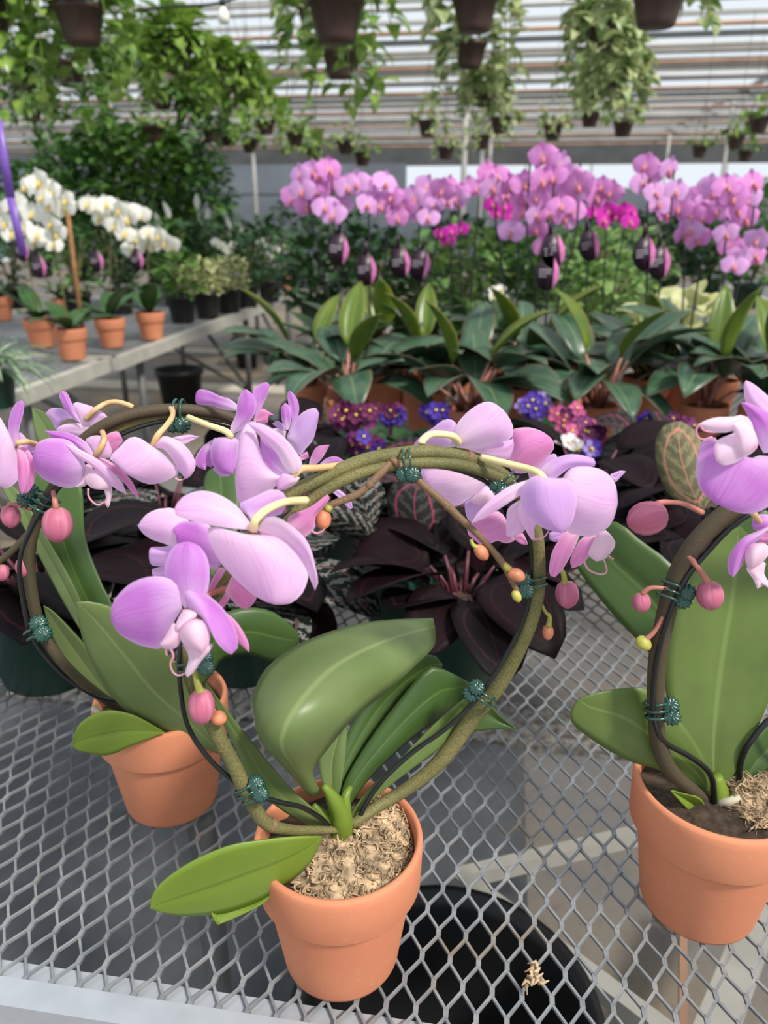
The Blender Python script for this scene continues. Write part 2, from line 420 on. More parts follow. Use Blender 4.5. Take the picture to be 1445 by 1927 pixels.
# ------------------------------------------------------------------ hooped orchids
def tendril(mb, R, pts, r=2.2): tube_px(mb, R, pts, [r, r * .6], 6)
def bud(par, x, y, Y, rx, ry, ang, mat, label=None, name='bud'):
    """a pointed oval; ang = direction in the picture from stalk end to nose"""
    m = MB(); k = (Q(x, y, Y) - Vector((0, 0, CAMH))).length / F * .95
    prof = [(0, -1), (.45, -.93), (.78, -.72), (.97, -.3), (1, .05), (.9, .4), (.66, .72), (.3, .93), (0, 1)]
    rows = []
    dx = ray(x + 1, y) - ray(x, y); dy = ray(x, y + 1) - ray(x, y)
    ax = (dx * cos(ang) + dy * sin(ang)).normalized(); b1 = (dx * -sin(ang) + dy * cos(ang)).normalized(); b2 = ax.cross(b1)
    c = Q(x, y, Y)
    for i, (r, z) in enumerate(prof):
        row = []
        for j in range(19):
            q = 2 * PI * j / 18; f = 1 - .07 * (1 if j % 6 in (0,) else 0)
            row.append(c + ax * z * ry * k + (b1 * cos(q) + b2 * sin(q)) * r * rx * k * f)
        rows.append(row)
    m.grid(rows, [[(j / 18, (prof[i][1] + 1) / 2) for j in range(19)] for i in range(len(prof))])
    return m.build(name, mat, par, label=label)
def clip(par, x, y, Y, ang, rpx, side=1, rings=2, face=1):
    """green plastic orchid clip: rings round the stem and a scalloped grip"""
    c = Q(x, y, Y); k = (c - Vector((0, 0, CAMH))).length / F
    dx = (ray(x + 1, y) - ray(x, y)).normalized(); dy = (ray(x, y + 1) - ray(x, y)).normalized()
    ax = (dx * cos(ang) + dy * sin(ang)).normalized(); b1 = (dx * -sin(ang) + dy * cos(ang)).normalized(); b2 = ax.cross(b1)
    m = MB(); R_ = rpx * k
    for i in range(rings):
        o = c + ax * (i - (rings - 1) / 2) * 12 * k
        m.tube([o + (b1 * cos(q) * 1.0 + b2 * sin(q)) * R_ for q in [2 * PI * t / 20 for t in range(21)]], 2.4 * k, 8)
    for s2 in (0, 1):
        g = c + b1 * side * (R_ + 2 * k) - b2 * (12 * k) * (1 if b2.y > 0 else -1) + ax * (s2 - .5) * 17 * k + Vector((0, -.002 * s2, 0))
        nrm = -Vector(ray(x, y)).normalized(); e1 = ax; e2 = nrm.cross(e1).normalized()
        e1 = e2.cross(nrm)
        rows = []
        for rr_, hh in ((0, 4), (6, 4), (12, 2.5), (15, 0), (12, -2), (0, -2)):
            row = []
            for j in range(37):
                q = 2 * PI * j / 36; sc = 1 + (.12 * cos(12 * q) if rr_ > 5 else 0); h2 = hh + (1.2 * cos(12 * q) if rr_ in (6, 12) and hh > 0 else 0)
                row.append(g + (e1 * cos(q) + e2 * sin(q)) * rr_ * sc * k + nrm * h2 * k)
            rows.append(row)
        m.grid(rows)
    m.tube([c + b1 * side * R_ * .8, c + b1 * side * (R_ + 2 * k) - b2 * (12 * k) * (1 if b2.y > 0 else -1)], 5 * k, 8)
    return m.build('plant_clip', M['clip'], par)
def flower(par, R, Y, petals, lips=(), tends=(), ped=None, label=None, pedmat='pedicel', pedr=6):
    """petals: (kind, material, points, tip, dYbase, dYtip, cup, tilt)"""
    x, y = R(petals[0][2][0]); c = Q(x, y, Y)
    f = bpy.data.objects.new('flower', None); C.objects.link(f); f.location = c; f.empty_display_size = .01
    f.parent = par; f.matrix_parent_inverse = par.matrix_basis.inverted()
    if label: f['label'] = label
    def link(m, nm, mt):
        me = m.mesh(nm, mt); o = bpy.data.objects.new(nm, me); C.objects.link(o); o.parent = f
        o.matrix_parent_inverse = Matrix.Translation(-c); return o
    for i, (nm, mt, pts, tip, d0, d1, cup, tilt) in enumerate(petals):
        m = MB(); outline(m, R, pts, tip, Y + d0, Y + d1, cup, tilt, seed=i * 13); link(m, nm, M[mt])
    if lips or tends:
        m = MB()
        for (pts, tip, d0, d1, cup) in lips: outline(m, R, pts, tip, Y + d0, Y + d1, cup, 0, n=12, m=8, ruffle=.0003)
        for tp in tends: tendril(m, R, [(p[0], p[1], Y - .012) for p in tp])
        link(m, 'lip', M['lip'])
    if ped:
        m = MB(); tube_px(m, R, [(p[0], p[1], Y + (p[2] if len(p) > 2 else 0)) for p in ped], [pedr, pedr * .85, pedr * .9]); link(m, 'pedicel', M[pedmat])
    return f

def hoop_pot(name, label, x, y, sc=1, moss='moss', sd=1):
    t = thing(name, label, 'potted orchid', (x, y, TOP))
    moved(pot_mesh('terra', .075 * sc, .145 * sc), (x, y, TOP)).build('pot', M['terra'], t)
    moved(soil(.067 * sc, .127 * sc, sd, .004), (x, y, TOP)).build('growing_medium', M['moss_dark'], t)
    return t
def moss_tuft(par, cx, cy, cz, r, n, seed, h=.02):
    rr = random.Random(seed); m = MB()
    for i in range(n):
        q = rr.uniform(0, 2 * PI); d = r * math.sqrt(rr.random()); hh = h * (1 - (d / r) ** 2)
        lump = .5 + .5 * sin(cx * 900 + d * 260 * cos(q * 3)); p = Vector((cx + d * cos(q), cy + d * sin(q), cz + hh * rr.uniform(.3, 1) * (.6 + .4 * lump)))
        a = rr.uniform(0, 2 * PI); pts = [p]; e = rr.uniform(-.3, .9); ta = rr.uniform(-.9, .9)
        for k in range(6):
            a += ta + rr.uniform(-.5, .5); e = e * .6 + rr.uniform(-.8, .5)
            pts.append(pts[-1] + Vector((cos(a) * cos(e), sin(a) * cos(e), sin(e))) * rr.uniform(.0018, .0042))
            dd = Vector((pts[-1].x - PX_, pts[-1].y - PY_))
            if dd.length > PR_: pts[-1].x = PX_ + dd.x * PR_ / dd.length; pts[-1].y = PY_ + dd.y * PR_ / dd.length
        w_ = rr.choice((.0003, .0004, .0006, .0011)); m.tube(pts, [w_] * 6 + [w_ * .4], 3 if w_ < .001 else 4, False)
    k = 26; rows = []
    for i in range(12):
        q = r * i / 11; row = []
        for j in range(k):
            a = 2 * PI * j / k; x, y = cx + q * cos(a), cy + q * sin(a); dd = math.hypot(x - PX_, y - PY_)
            if dd > PR_ - .001: x = PX_ + (x - PX_) * (PR_ - .001) / dd; y = PY_ + (y - PY_) * (PR_ - .001) / dd
            row.append(Vector((x, y, cz + h * (1 - (q / r) ** 2) * .75 + rr.uniform(-.0035, .0035))))
        row.append(row[0].copy()); rows.append(row)
    m.grid(rows)
    o = m.build('sphagnum_moss', M['moss'], par); o['kind'] = 'stuff'; return o
def leafpart(par, mat, pts, tip, Yb, Yt, cup=.006, tilt=0, fold=.006, R=PHOTO, bend=0, label=None):
    m = MB(); outline(m, R, pts, tip, Yb, Yt, cup, tilt, bend, fold, n=22, m=11, ruffle=.0008)
    return m.build('leaf', M[mat], par, solid=.0014, label=label)
def stempart(par, pts, rpx, mat, name='flower_stem', R=PHOTO, label=None, seg=12):
    m = MB(); tube_px(m, R, pts, rpx, seg); return m.build(name, M[mat], par, label=label)

# ---- the middle plant
PX, PY = -.0405, .533
mid = hoop_pot('hoop_orchid', 'pink orchid trained round a hoop, in the clay pot front centre', PX, PY)
PX_, PY_, PR_ = PX, PY, .066
moss_tuft(mid, PX + .012, PY - .016, TOP + .128, .052, 1900, 3, .026)
moss_tuft(mid, PX + .034, PY + .024, TOP + .13, .032, 500, 5, .02)
m = MB(); sections(m, [
    (578, 1493, .528, 590, 1497, .522, 602, 1490, .528), (534, 1442, .505, 556, 1447, .49, 588, 1450, .508), (491, 1394, .49, 530, 1403, .468, 612, 1413, .50),
    (479, 1340, .50, 540, 1360, .468, 660, 1355, .505), (481, 1297, .53, 573, 1311, .485, 700, 1322, .53), (510, 1250, .57, 626, 1258, .52, 745, 1285, .55),
    (580, 1205, .60, 690, 1222, .56, 785, 1248, .58), (690, 1172, .62, 760, 1195, .60, 812, 1222, .61), (814, 1164, .64, 817, 1180, .635, 819, 1208, .635)], 30, 13)
m.build('leaf', M['leaf_sage'], mid, solid=.0016, label='broad arching sage green leaf')
leafpart(mid, 'leaf_sage', [(630, 1545), (606, 1470), (602, 1420), (640, 1350), (655, 1340), (650, 1420), (640, 1490)], 4, .535, .58, .004)
leafpart(mid, 'leaf_dark', [(632, 1545), (628, 1470), (650, 1390), (700, 1300), (760, 1245), (810, 1230), (832, 1250), (830, 1262), (780, 1310), (720, 1370), (665, 1450), (645, 1500)], 6, .54, .64, .008)
leafpart(mid, 'leaf_dark', [(640, 1545), (645, 1480), (690, 1400), (750, 1320), (800, 1262), (830, 1258), (886, 1287), (870, 1330), (800, 1370), (740, 1420), (690, 1470), (655, 1520)], 6, .54, .62, .010, .0)
leafpart(mid, 'leaf_main', [(648, 1550), (690, 1490), (760, 1420), (830, 1350), (880, 1310), (930, 1280), (945, 1290), (920, 1330), (850, 1390), (770, 1450), (700, 1505)], 6, .54, .60, .004)
leafpart(mid, 'leaf_dark', [(860, 1370), (890, 1335), (915, 1318), (940, 1345), (972, 1372), (930, 1372), (895, 1375)], 4, .60, .60, .003)
leafpart(mid, 'leaf_sage', [(640, 1555), (595, 1525), (545, 1480), (490, 1415), (430, 1340), (387, 1283), (395, 1310), (440, 1400), (480, 1480), (540, 1530), (600, 1560)], 5, .53, .50, .005, fold=.004)
leafpart(mid, 'leaf_bright', [(606, 1574), (560, 1574), (500, 1580), (430, 1592), (360, 1622), (305, 1660), (284, 1690), (283, 1709), (320, 1720), (370, 1723), (430, 1716), (490, 1694), (545, 1660), (585, 1620)], 7, .492, .450, .006, .010, .005, label='bright green front leaf with a dark scratch')
leafpart(mid, 'leaf_bright', [(520, 1670), (460, 1690), (398, 1708), (409, 1740), (450, 1724), (500, 1696)], 3, .485, .468, .001)
m = MB(); tube_px(m, PHOTO, [(364, 1630, .462), (385, 1635, .462), (405, 1633, .464), (414, 1625, .464)], [1.5, 3, 1], 6); m.build('leaf_scar', M['stem_brown'], mid)
# crown
m = MB()
for (pts, r) in (([(645, 1570, .532), (640, 1530, .528), (622, 1495, .525), (608, 1478, .525)], [16, 20, 15, 6]), ([(652, 1570, .533), (648, 1530, .53), (650, 1500, .533), (660, 1480, .54)], [15, 15, 12, 5]), ([(640, 1572, .532), (615, 1540, .53), (590, 1515, .53)], [14, 12, 5])):
    tube_px(m, PHOTO, pts, r, 12)
m.build('crown', M['leaf_bright'], mid, label='pale green crown where the leaves meet')
A_, B_ = .488, .565
stem1 = [(655, 1560, .53), (600, 1562, .515), (545, 1562, .495), (500, 1548, .482), (468, 1500, .478), (440, 1440, .476), (408, 1380, .476), (378, 1320, .477), (358, 1270, .478), (350, 1210, .48), (368, 1145, .485), (410, 1090, .49),
         (460, 1025, .497), (510, 965, .505), (550, 928, .512), (610, 898, .52), (680, 868, .53), (740, 856, .535), (810, 850, .542), (880, 862, .548), (930, 882, .552), (965, 905, .556)]
stempart(mid, stem1, [6, 8, 12, 14, 14, 14, 14, 13, 13, 14, 14, 14, 12, 10], 'stem')
stem2 = [(662, 1552, .53), (710, 1518, .55), (775, 1478, .565), (830, 1430, .572), (890, 1350, .575), (940, 1285, .575), (985, 1200, .572), (1008, 1130, .57), (1013, 1060, .566), (1008, 1000, .562), (985, 945, .558),
         (955, 908, .552), (900, 884, .546), (850, 873, .541), (770, 872, .535), (700, 884, .528), (640, 906, .52), (590, 938, .514), (545, 975, .508), (500, 1020, .502), (450, 1080, .496), (415, 1125, .492), (392, 1158, .49)]
stempart(mid, stem2, [9, 12, 15, 16, 16, 15, 13, 12, 12, 12, 12, 13, 12], 'stem')
wire = [(627, 1572, .528), (610, 1545, .52), (570, 1520, .505), (520, 1508, .49), (465, 1487, .48), (400, 1435, .472), (355, 1370, .47), (340, 1300, .47), (338, 1230, .474), (350, 1170, .48), (400, 1095, .488), (470, 1020, .497),
        (545, 965, .508), (610, 920, .518), (690, 890, .528), (770, 878, .536), (850, 882, .542), (920, 910, .55), (975, 960, .557), (997, 1020, .562), (1000, 1090, .566), (990, 1150, .567), (960, 1220, .567), (905, 1305, .565),
        (840, 1370, .56), (770, 1420, .553), (710, 1480, .545), (680, 1530, .538), (664, 1572, .534)]
stempart(mid, wire, 4.6, 'wire', 'support_hoop', label='thin black wire hoop')
stempart(mid, [(735, 862, .53), (785, 903, .525), (840, 950, .521), (862, 972, .52), (905, 1012, .52), (942, 1055, .52), (958, 1082, .52), (972, 1112, .52), (978, 1128, .52)], [7, 8, 7, 8, 7, 6, 7, 6, 4], 'branch', 'side_branch')
stempart(mid, [(735, 870, .53), (712, 895, .524), (680, 925, .52), (650, 940, .518), (622, 950, .516), (595, 968, .515), (569, 981, .515)], [7, 8, 7, 8, 7, 5, 3], 'branch', 'side_branch')
for x, y, Y, rx, ry, an, mt in ((608, 978, .512, 16, 20, 1.6, 'bud_small'), (906, 1040, .517, 13, 18, .9, 'bud_small'), (972, 1082, .516, 13, 18, .45, 'bud_small'), (972, 1122, .518, 9, 13, 1.1, 'bud_green'),
                                (1067, 1119, .575, 23, 27, 1.55, 'bud'), (1031, 1190, .575, 11, 15, 1.6, 'bud_small'), (379, 1330, .462, 25, 34, 1.5, 'bud'), (412, 1351, .468, 14, 15, .3, 'bud_small')):
    bud(mid, x, y, Y, rx, ry, an, M[mt])
m = MB()
for pts, r in (([(378, 1305, .462), (368, 1275, .47), (362, 1240, .475)], [8, 5, 5]), ([(620, 952, .515), (615, 962, .513)], [8, 8]), ([(886, 1015, .52), (890, 1025, .518), (900, 1032, .517)], [3.5, 4, 6]), ([(945, 1058, .52), (958, 1072, .518)], [5, 8]),
               ([(1062, 1098, .575), (1060, 1080, .574), (1050, 1065, .572)], [6, 5, 4]), ([(1032, 1178, .575), (1034, 1160, .575), (1025, 1150, .574), (1012, 1120, .572)], [6, 3.5, 3, 3]), ([(400, 1345, .468), (392, 1335, .47), (385, 1325, .474)], [6, 5, 5])):
    m = MB(); tube_px(m, PHOTO, pts, r); m.build('bud_stalk', M['bud_green'], mid)
for (x, y, Y, r, an) in ((421, 1405, .476, 15.2, 62), (512, 1553, .485, 14.6, 25), (842, 953, .5205, 9, 50), (696, 912, .521, 9, 140), (884, 863, .548, 15, 15), (775, 1478, .565, 12.5, 140)):
    m = MB(); ca, sa = cos(rad(an)), sin(rad(an)); tube_px(m, PHOTO, [(x - ca * 5, y - sa * 5, Y), (x, y, Y), (x + ca * 5, y + sa * 5, Y)], [r * .88, r * .97, r * .88], 12); m.build('stem_node', M['branch'], mid)
clip(mid, 765, 868, .53, rad(-5), 23, -1 if False else 1, 2); clip(mid, 1007, 1096, .565, rad(80), 20, 1, 2); clip(mid, 910, 1310, .565, rad(-55), 22, -1, 2)
clip(mid, 468, 1490, .476, rad(60), 20, -1, 3); clip(mid, 362, 1250, .474, rad(75), 26, -1, 2); clip(mid, 955, 905, .552, rad(50), 20, 1, 2)

RB = Rg(240, 820, 3.1413); R1 = Rg(0, 720, 6.02); R2 = Rg(180, 720, 6.02); R3 = Rg(350, 700, 4.661); R4 = Rg(240, 900, 6.02); R5 = Rg(760, 740, 6.02); R6 = Rg(860, 840, 4.516); R7 = Rg(1295, 700, 4.587); R8 = Rg(180, 980, 4.516)
# front left bloom
flower(mid, R8, .435, [
    ('dorsal_sepal', 'pet_front', [(755, 745), (690, 650), (600, 500), (583, 400), (625, 270), (700, 195), (790, 175), (880, 215), (945, 310), (970, 430), (960, 560), (930, 640), (850, 720)], 6, 0, .012, .006, 0),
    ('petal', 'pet_front', [(735, 745), (700, 570), (640, 500), (540, 472), (430, 480), (300, 530), (190, 630), (130, 740), (135, 860), (200, 960), (310, 1030), (430, 1075), (555, 1085), (610, 990), (660, 870)], 8, 0, -.006, .009, .004),
    ('petal', 'pet_front', [(800, 750), (730, 640), (715, 520), (745, 508), (850, 560), (970, 640), (1080, 740), (1160, 860), (1205, 980), (1205, 1090), (1155, 1137), (1100, 1110), (1020, 1020), (950, 880), (880, 800)], 10, 0, -.014, .004, -.01),
    ('lateral_sepal', 'pet_pink', [(1000, 720), (1090, 770), (1170, 830), (1240, 920), (1300, 1040), (1303, 1118), (1240, 1060), (1180, 1010), (1080, 900)], 5, .012, .004, .003, 0)],
    [([(740, 752), (700, 830), (675, 900), (695, 935), (760, 880), (850, 820), (860, 790), (800, 755)], 3, -.004, -.016, .004),
     ([(700, 900), (660, 870), (600, 970), (545, 1050), (570, 1085), (650, 1092), (710, 1050), (720, 960)], 3, -.008, -.014, .005),
     ([(850, 830), (760, 860), (710, 930), (730, 1030), (800, 1090), (910, 1132), (960, 1050), (970, 950), (930, 860)], 5, -.008, -.02, .010),
     ([(730, 1060), (770, 1100), (790, 1180), (760, 1290), (780, 1330), (830, 1290), (900, 1190), (990, 1080), (985, 1030), (900, 1060)], 4, -.010, -.016, .004)],
    [[(640, 1095), (660, 1150), (635, 1220), (660, 1290), (710, 1315), (770, 1290)], [(600, 1095), (598, 1120), (606, 1145)]],
    [(900, 640, .02), (1000, 610, .035), (1100, 575, .045)], 'violet bloom facing left with a white lip', 'pedicel_pink', 7)
flower(mid, R8, .465, [
    ('petal', 'pet_pink', [(1100, 600), (1130, 530), (1180, 460), (1300, 560), (1370, 640), (1330, 715), (1280, 757), (1200, 720), (1150, 660)], 6, .0, .0, .004, 0),
    ('petal', 'pet_pink', [(1145, 640), (1105, 610), (1080, 650), (1040, 712), (1070, 742), (1110, 710)], 3, .002, .002, .002, 0),
    ('petal', 'pet_pink', [(1110, 415), (1050, 398), (1000, 480), (950, 600), (970, 640), (1030, 540)], 3, .012, .012, .002, 0)])
# big pale bloom seen from behind
flower(mid, RB, .462, [
    ('petal', 'pet_back', [(770, 575), (700, 555), (620, 548), (480, 527), (350, 495), (285, 470), (275, 435), (310, 375), (380, 335), (460, 325), (550, 352), (640, 410), (700, 480), (735, 530)], 6, .0, -.014, .006, .008),
    ('petal', 'pet_back', [(775, 585), (620, 575), (483, 530), (485, 620), (540, 735), (620, 830), (700, 905), (780, 965), (870, 998), (960, 992), (1030, 935), (1062, 860), (1065, 790), (990, 680), (890, 600)], 8, -.002, -.030, .012, -.004),
    ('petal', 'pet_back', [(765, 560), (800, 500), (850, 475), (910, 492), (980, 540), (1050, 605), (1090, 690), (1112, 780), (1127, 860), (1108, 914), (1080, 850), (1040, 760), (960, 680), (880, 605)], 9, -.004, -.024, .004, .006),
    ('dorsal_sepal', 'pet_lilac', [(745, 545), (715, 480), (655, 410), (740, 365), (860, 315), (930, 345), (942, 400), (910, 462), (850, 478), (790, 500)], 6, .004, .02, .004, 0)],
    [([(775, 575), (830, 565), (885, 590), (830, 600)], 2, -.003, -.003, .001)], [],
    [(745, 550, -.006), (755, 500, -.012), (820, 440, -.004), (930, 392, .01), (1055, 382, .035)], 'large pale pink bloom seen from behind', 'pedicel', 9)
flower(mid, RB, .50, [('petal', 'pet_pink', [(960, 560), (950, 480), (1080, 420), (1180, 345), (1192, 380), (1110, 480), (1110, 535), (1045, 602), (1000, 570)], 3, 0, .01, .003, 0)],
       [], [[(1085, 560), (1115, 577), (1150, 565), (1165, 550)]])
# the bloom behind it, left
flower(mid, R4, .50, [
    ('petal', 'pet_back', [(760, 560), (650, 440), (520, 342), (420, 340), (330, 352), (200, 420), (115, 540), (170, 622), (270, 692), (390, 732), (480, 762), (560, 772), (680, 680)], 6, 0, -.006, .006, 0),
    ('petal', 'pet_front', [(960, 640), (920, 530), (640, 485), (510, 570), (550, 650), (565, 770), (700, 900), (900, 1010), (1085, 1012), (1020, 850)], 3, -.006, -.010, .004, 0),
    ('petal', 'pet_lilac', [(620, 780), (520, 752), (410, 775), (262, 785), (240, 880), (270, 982), (420, 992), (540, 950)], 4, .006, .0, .004, 0),
    ('petal', 'pet_lilac', [(540, 980), (420, 990), (275, 1030), (292, 1112), (440, 1130)], 2, .008, .004, .002, 0)], label='bloom half hidden behind the violet one')
# upper bloom
flower(mid, R3, .50, [
    ('petal', 'pet_back', [(930, 915), (800, 885), (690, 790), (640, 640), (600, 500), (530, 452), (475, 560), (455, 700), (433, 880), (440, 1060), (500, 1187), (620, 1110), (720, 1060), (800, 990), (870, 940)], 8, .0, -.006, .012, 0),
    ('petal', 'pet_front', [(920, 893), (850, 800), (790, 700), (700, 620), (652, 565), (655, 680), (700, 800), (780, 885), (870, 905)], 4, -.006, -.004, .002, 0),
    ('petal', 'pet_back', [(945, 895), (870, 845), (790, 705), (700, 612), (590, 505), (540, 452), (630, 445), (740, 488), (860, 570), (950, 680), (1022, 800), (995, 865)], 5, -.008, -.012, .005, 0),
    ('lateral_sepal', 'pet_back', [(1000, 930), (930, 895), (850, 890), (795, 960), (800, 1035), (870, 1030), (960, 980)], 4, -.004, -.008, .004, 0)],
    [], [], [(935, 915, -.006), (1010, 850, .0), (1150, 842, .01), (1390, 812, .035)], 'pale bloom turned away above the stems', 'pedicel_tan', 8)
# right pair behind the stems
flower(mid, R5, .575, [
    ('petal', 'pet_back', [(600, 615), (560, 480), (600, 350), (690, 240), (800, 150), (920, 97), (1020, 110), (1130, 190), (1212, 310), (1242, 440), (1190, 532), (1050, 556), (900, 592), (750, 625)], 7, 0, .004, .010, 0),
    ('petal', 'pet_lilac', [(600, 600), (598, 370), (560, 310), (500, 293), (420, 320), (330, 390), (220, 460), (150, 530), (115, 600), (300, 630), (450, 625)], 7, .004, .004, .004, 0),
    ('petal', 'pet_back', [(690, 625), (850, 600), (1050, 556), (1190, 530), (1232, 510), (1245, 600), (1212, 700), (1160, 758), (1000, 735), (850, 680)], 5, .006, .012, .004, 0),
    ('petal', 'pet_back', [(960, 1000), (850, 880), (600, 800), (380, 780), (190, 850), (230, 1000), (300, 1100), (400, 1200), (550, 1282), (640, 1262), (750, 1190), (850, 1100)], 6, .010, .0, .010, 0)],
    [], [], [(615, 560, -.004), (560, 490, -.014), (450, 465, -.02), (300, 470, -.024), (210, 540, -.03), (205, 575, -.032)], 'domed pink bloom behind the top of the hoop', 'pedicel', 8)
flower(mid, R5, .595, [
    ('petal', 'pet_pink', [(1160, 800), (1215, 650), (1235, 420), (1330, 390), (1445, 390), (1580, 440), (1680, 520), (1705, 610), (1640, 710), (1540, 820), (1400, 900), (1250, 900)], 6, 0, 0, .010, 0),
    ('petal', 'pet_lilac', [(1400, 860), (1560, 800), (1650, 700), (1720, 690), (1740, 740), (1700, 830), (1560, 960), (1440, 1000)], 4, .01, .01, .004, 0)], label='pink bloom between the two large right blooms')
flower(mid, R6, .515, [
    ('petal', 'pet_lilac', [(775, 320), (700, 230), (740, 160), (850, 95), (960, 66), (1060, 75), (1170, 108), (1178, 140), (1160, 172), (1050, 172), (960, 185), (880, 240)], 7, 0, .004, .005, 0),
    ('petal', 'pet_back', [(880, 290), (960, 190), (1080, 170), (1200, 188), (1290, 240), (1348, 330), (1367, 480), (1330, 620), (1270, 700), (1150, 767), (1050, 760), (915, 712), (940, 560), (910, 400)], 6, -.002, .0, .014, 0),
    ('petal', 'pet_lilac', [(760, 320), (700, 250), (620, 268), (560, 335), (538, 450), (570, 562), (650, 642), (750, 702), (890, 740), (960, 680), (1005, 560), (1015, 390), (940, 275), (840, 285)], 8, -.008, -.020, .012, 0),
    ('petal', 'pet_lilac', [(1300, 240), (1380, 208), (1435, 211), (1392, 258), (1340, 305)], 2, .012, .016, .001, 0),
    ('lateral_sepal', 'pet_back', [(600, 285), (440, 340), (300, 440), (180, 560), (118, 655), (210, 620), (330, 552), (450, 472), (560, 400), (600, 340)], 4, -.004, -.010, .003, 0),
    ('lateral_sepal', 'pet_back', [(560, 440), (440, 520), (418, 620), (418, 762), (470, 768), (570, 720), (590, 600)], 3, .006, .004, .003, 0),
    ('lateral_sepal', 'pet_back', [(550, 460), (510, 560), (570, 690), (635, 798), (660, 785), (655, 700), (672, 650), (620, 560)], 3, .002, -.002, .002, 0)],
    [], [[(640, 790), (700, 785), (750, 760), (778, 715)]], [(755, 305, -.010), (700, 235, -.004), (600, 190, .004), (420, 145, .014), (210, 95, .03)], 'big rounded pink bloom at the right of the hoop', 'pedicel', 8)
m = MB()
flower(mid, R6, .585, [
    ('petal', 'pet_lilac', [(350, 420), (240, 330), (130, 430), (63, 480), (75, 580), (120, 645), (220, 600), (330, 520)], 3, 0, 0, .005, 0),
    ('petal', 'pet_pink', [(420, 650), (400, 590), (330, 550), (200, 600), (110, 660), (90, 740), (190, 832), (290, 824), (340, 802), (420, 825), (495, 790), (450, 720)], 6, -.004, -.006, .006, 0),
    ('petal', 'pet_pink', [(480, 780), (550, 730), (605, 835), (540, 828)], 2, .0, .0, .002, 0)],
    [([(200, 380), (120, 440), (130, 480), (190, 500), (260, 480), (310, 420), (250, 340)], 3, -.006, -.010, .004)], [], label='pink bloom tucked under the wire hoop')
flower(mid, R6, .56, [
    ('lateral_sepal', 'pet_pink', [(1050, 740), (930, 715), (860, 800), (800, 920), (783, 1080), (830, 1114), (900, 1040), (980, 900)], 5, 0, -.01, .004, 0),
    ('lateral_sepal', 'pet_pink', [(1190, 745), (1060, 780), (990, 890), (960, 970), (976, 1037), (1060, 1002), (1130, 925), (1180, 840)], 4, .002, .0, .004, 0),
    ('petal', 'pet_lilac', [(900, 720), (790, 730), (785, 790), (835, 812), (900, 770)], 2, .006, .006, .002, 0)],
    [([(1190, 745), (1140, 840), (1115, 920), (1180, 978), (1260, 955), (1342, 850), (1330, 785), (1260, 712)], 3, -.004, -.006, .008)],
    [[(1075, 975), (1120, 1050), (1220, 1088), (1272, 1060), (1245, 960)], [(1285, 925), (1310, 950), (1330, 957)]], label='small bloom hanging with a white lip at the right')

# ---- the left plant

LX, LY = -.256, .742
lft = hoop_pot('hoop_orchid', 'pink orchid on a hoop in the clay pot behind and left', LX, LY, 1, sd=4)
leafpart(lft, 'leaf_sage', [(410, 1418), (300, 1372), (230, 1330), (185, 1270), (155, 1200), (144, 1133), (160, 1131), (215, 1145), (290, 1200), (350, 1280), (400, 1350), (425, 1415)], 5, .70, .62, .01, label='long dusty green leaf rising left of the violet bloom')
leafpart(lft, 'leaf_dark', [(340, 1350), (400, 1265), (420, 1240), (470, 1232), (520, 1245), (562, 1210), (560, 1190), (510, 1150), (450, 1145), (395, 1170), (330, 1240)], 5, .72, .80, .012)
leafpart(lft, 'leaf_dark', [(235, 1340), (150, 1180), (100, 1080), (70, 1000), (58, 900), (90, 880), (150, 905), (160, 1010), (190, 1095), (215, 1150), (250, 1300)], 5, .76, .86, .006, fold=.01)
leafpart(lft, 'leaf_sage', [(250, 1340), (130, 1150), (60, 1020), (3, 915), (0, 905), (35, 925), (90, 1015), (140, 1105), (200, 1240)], 4, .75, .84, .003, fold=.006)
leafpart(lft, 'leaf_dark', [(400, 1100), (385, 1000), (385, 900), (410, 878), (440, 880), (452, 940), (445, 1020), (425, 1100)], 3, .80, .92, .006)
leafpart(lft, 'leaf_sage', [(150, 905), (95, 880), (68, 820), (60, 766), (95, 783), (128, 825), (150, 870)], 3, .86, .90, .003)
leafpart(lft, 'leaf_bright', [(310, 1378), (250, 1345), (195, 1338), (150, 1362), (136, 1400), (145, 1411), (200, 1421), (250, 1402)], 4, .668, .64, .004)
leafpart(lft, 'leaf_sage', [(240, 1345), (180, 1240), (110, 1160), (82, 1140), (100, 1200), (160, 1290)], 3, .74, .70, .003)
stempart(lft, [(175, 1332, .70), (205, 1352, .69), (245, 1362, .69), (285, 1360, .70)], [5, 6, 6, 5], 'root', 'root')
ls = [(300, 1360, .73), (230, 1335, .71), (165, 1292, .69), (112, 1240, .68), (80, 1190, .68), (62, 1130, .68), (55, 1060, .68), (62, 1000, .685), (92, 935, .69), (120, 880, .70), (150, 835, .705), (200, 798, .71), (260, 777, .72), (330, 770, .73), (400, 776, .74), (440, 788, .745), (490, 820, .75), (525, 880, .755), (525, 960, .755)]
stempart(lft, ls, [7, 9, 10, 11, 11, 11, 10, 9], 'stem_brown')
stempart(lft, [(120, 890, .705), (150, 850, .71), (200, 818, .715), (260, 794, .725), (330, 786, .735), (400, 790, .745), (450, 802, .75)], [8, 8, 8], 'stem')
stempart(lft, [(330, 1345, .72), (240, 1322, .70), (180, 1310, .69), (110, 1262, .68), (60, 1195, .67), (40, 1110, .67), (38, 1050, .67), (60, 990, .675), (100, 930, .685), (160, 870, .70), (220, 822, .71), (290, 796, .725), (360, 790, .735), (440, 805, .745), (500, 850, .75)], 4, 'wire', 'support_hoop')
stempart(lft, [(95, 935, .69), (70, 985, .688), (30, 1030, .685), (0, 1055, .683), (-40, 1080, .68)], [7, 7, 6, 5], 'stem_brown', 'side_branch')
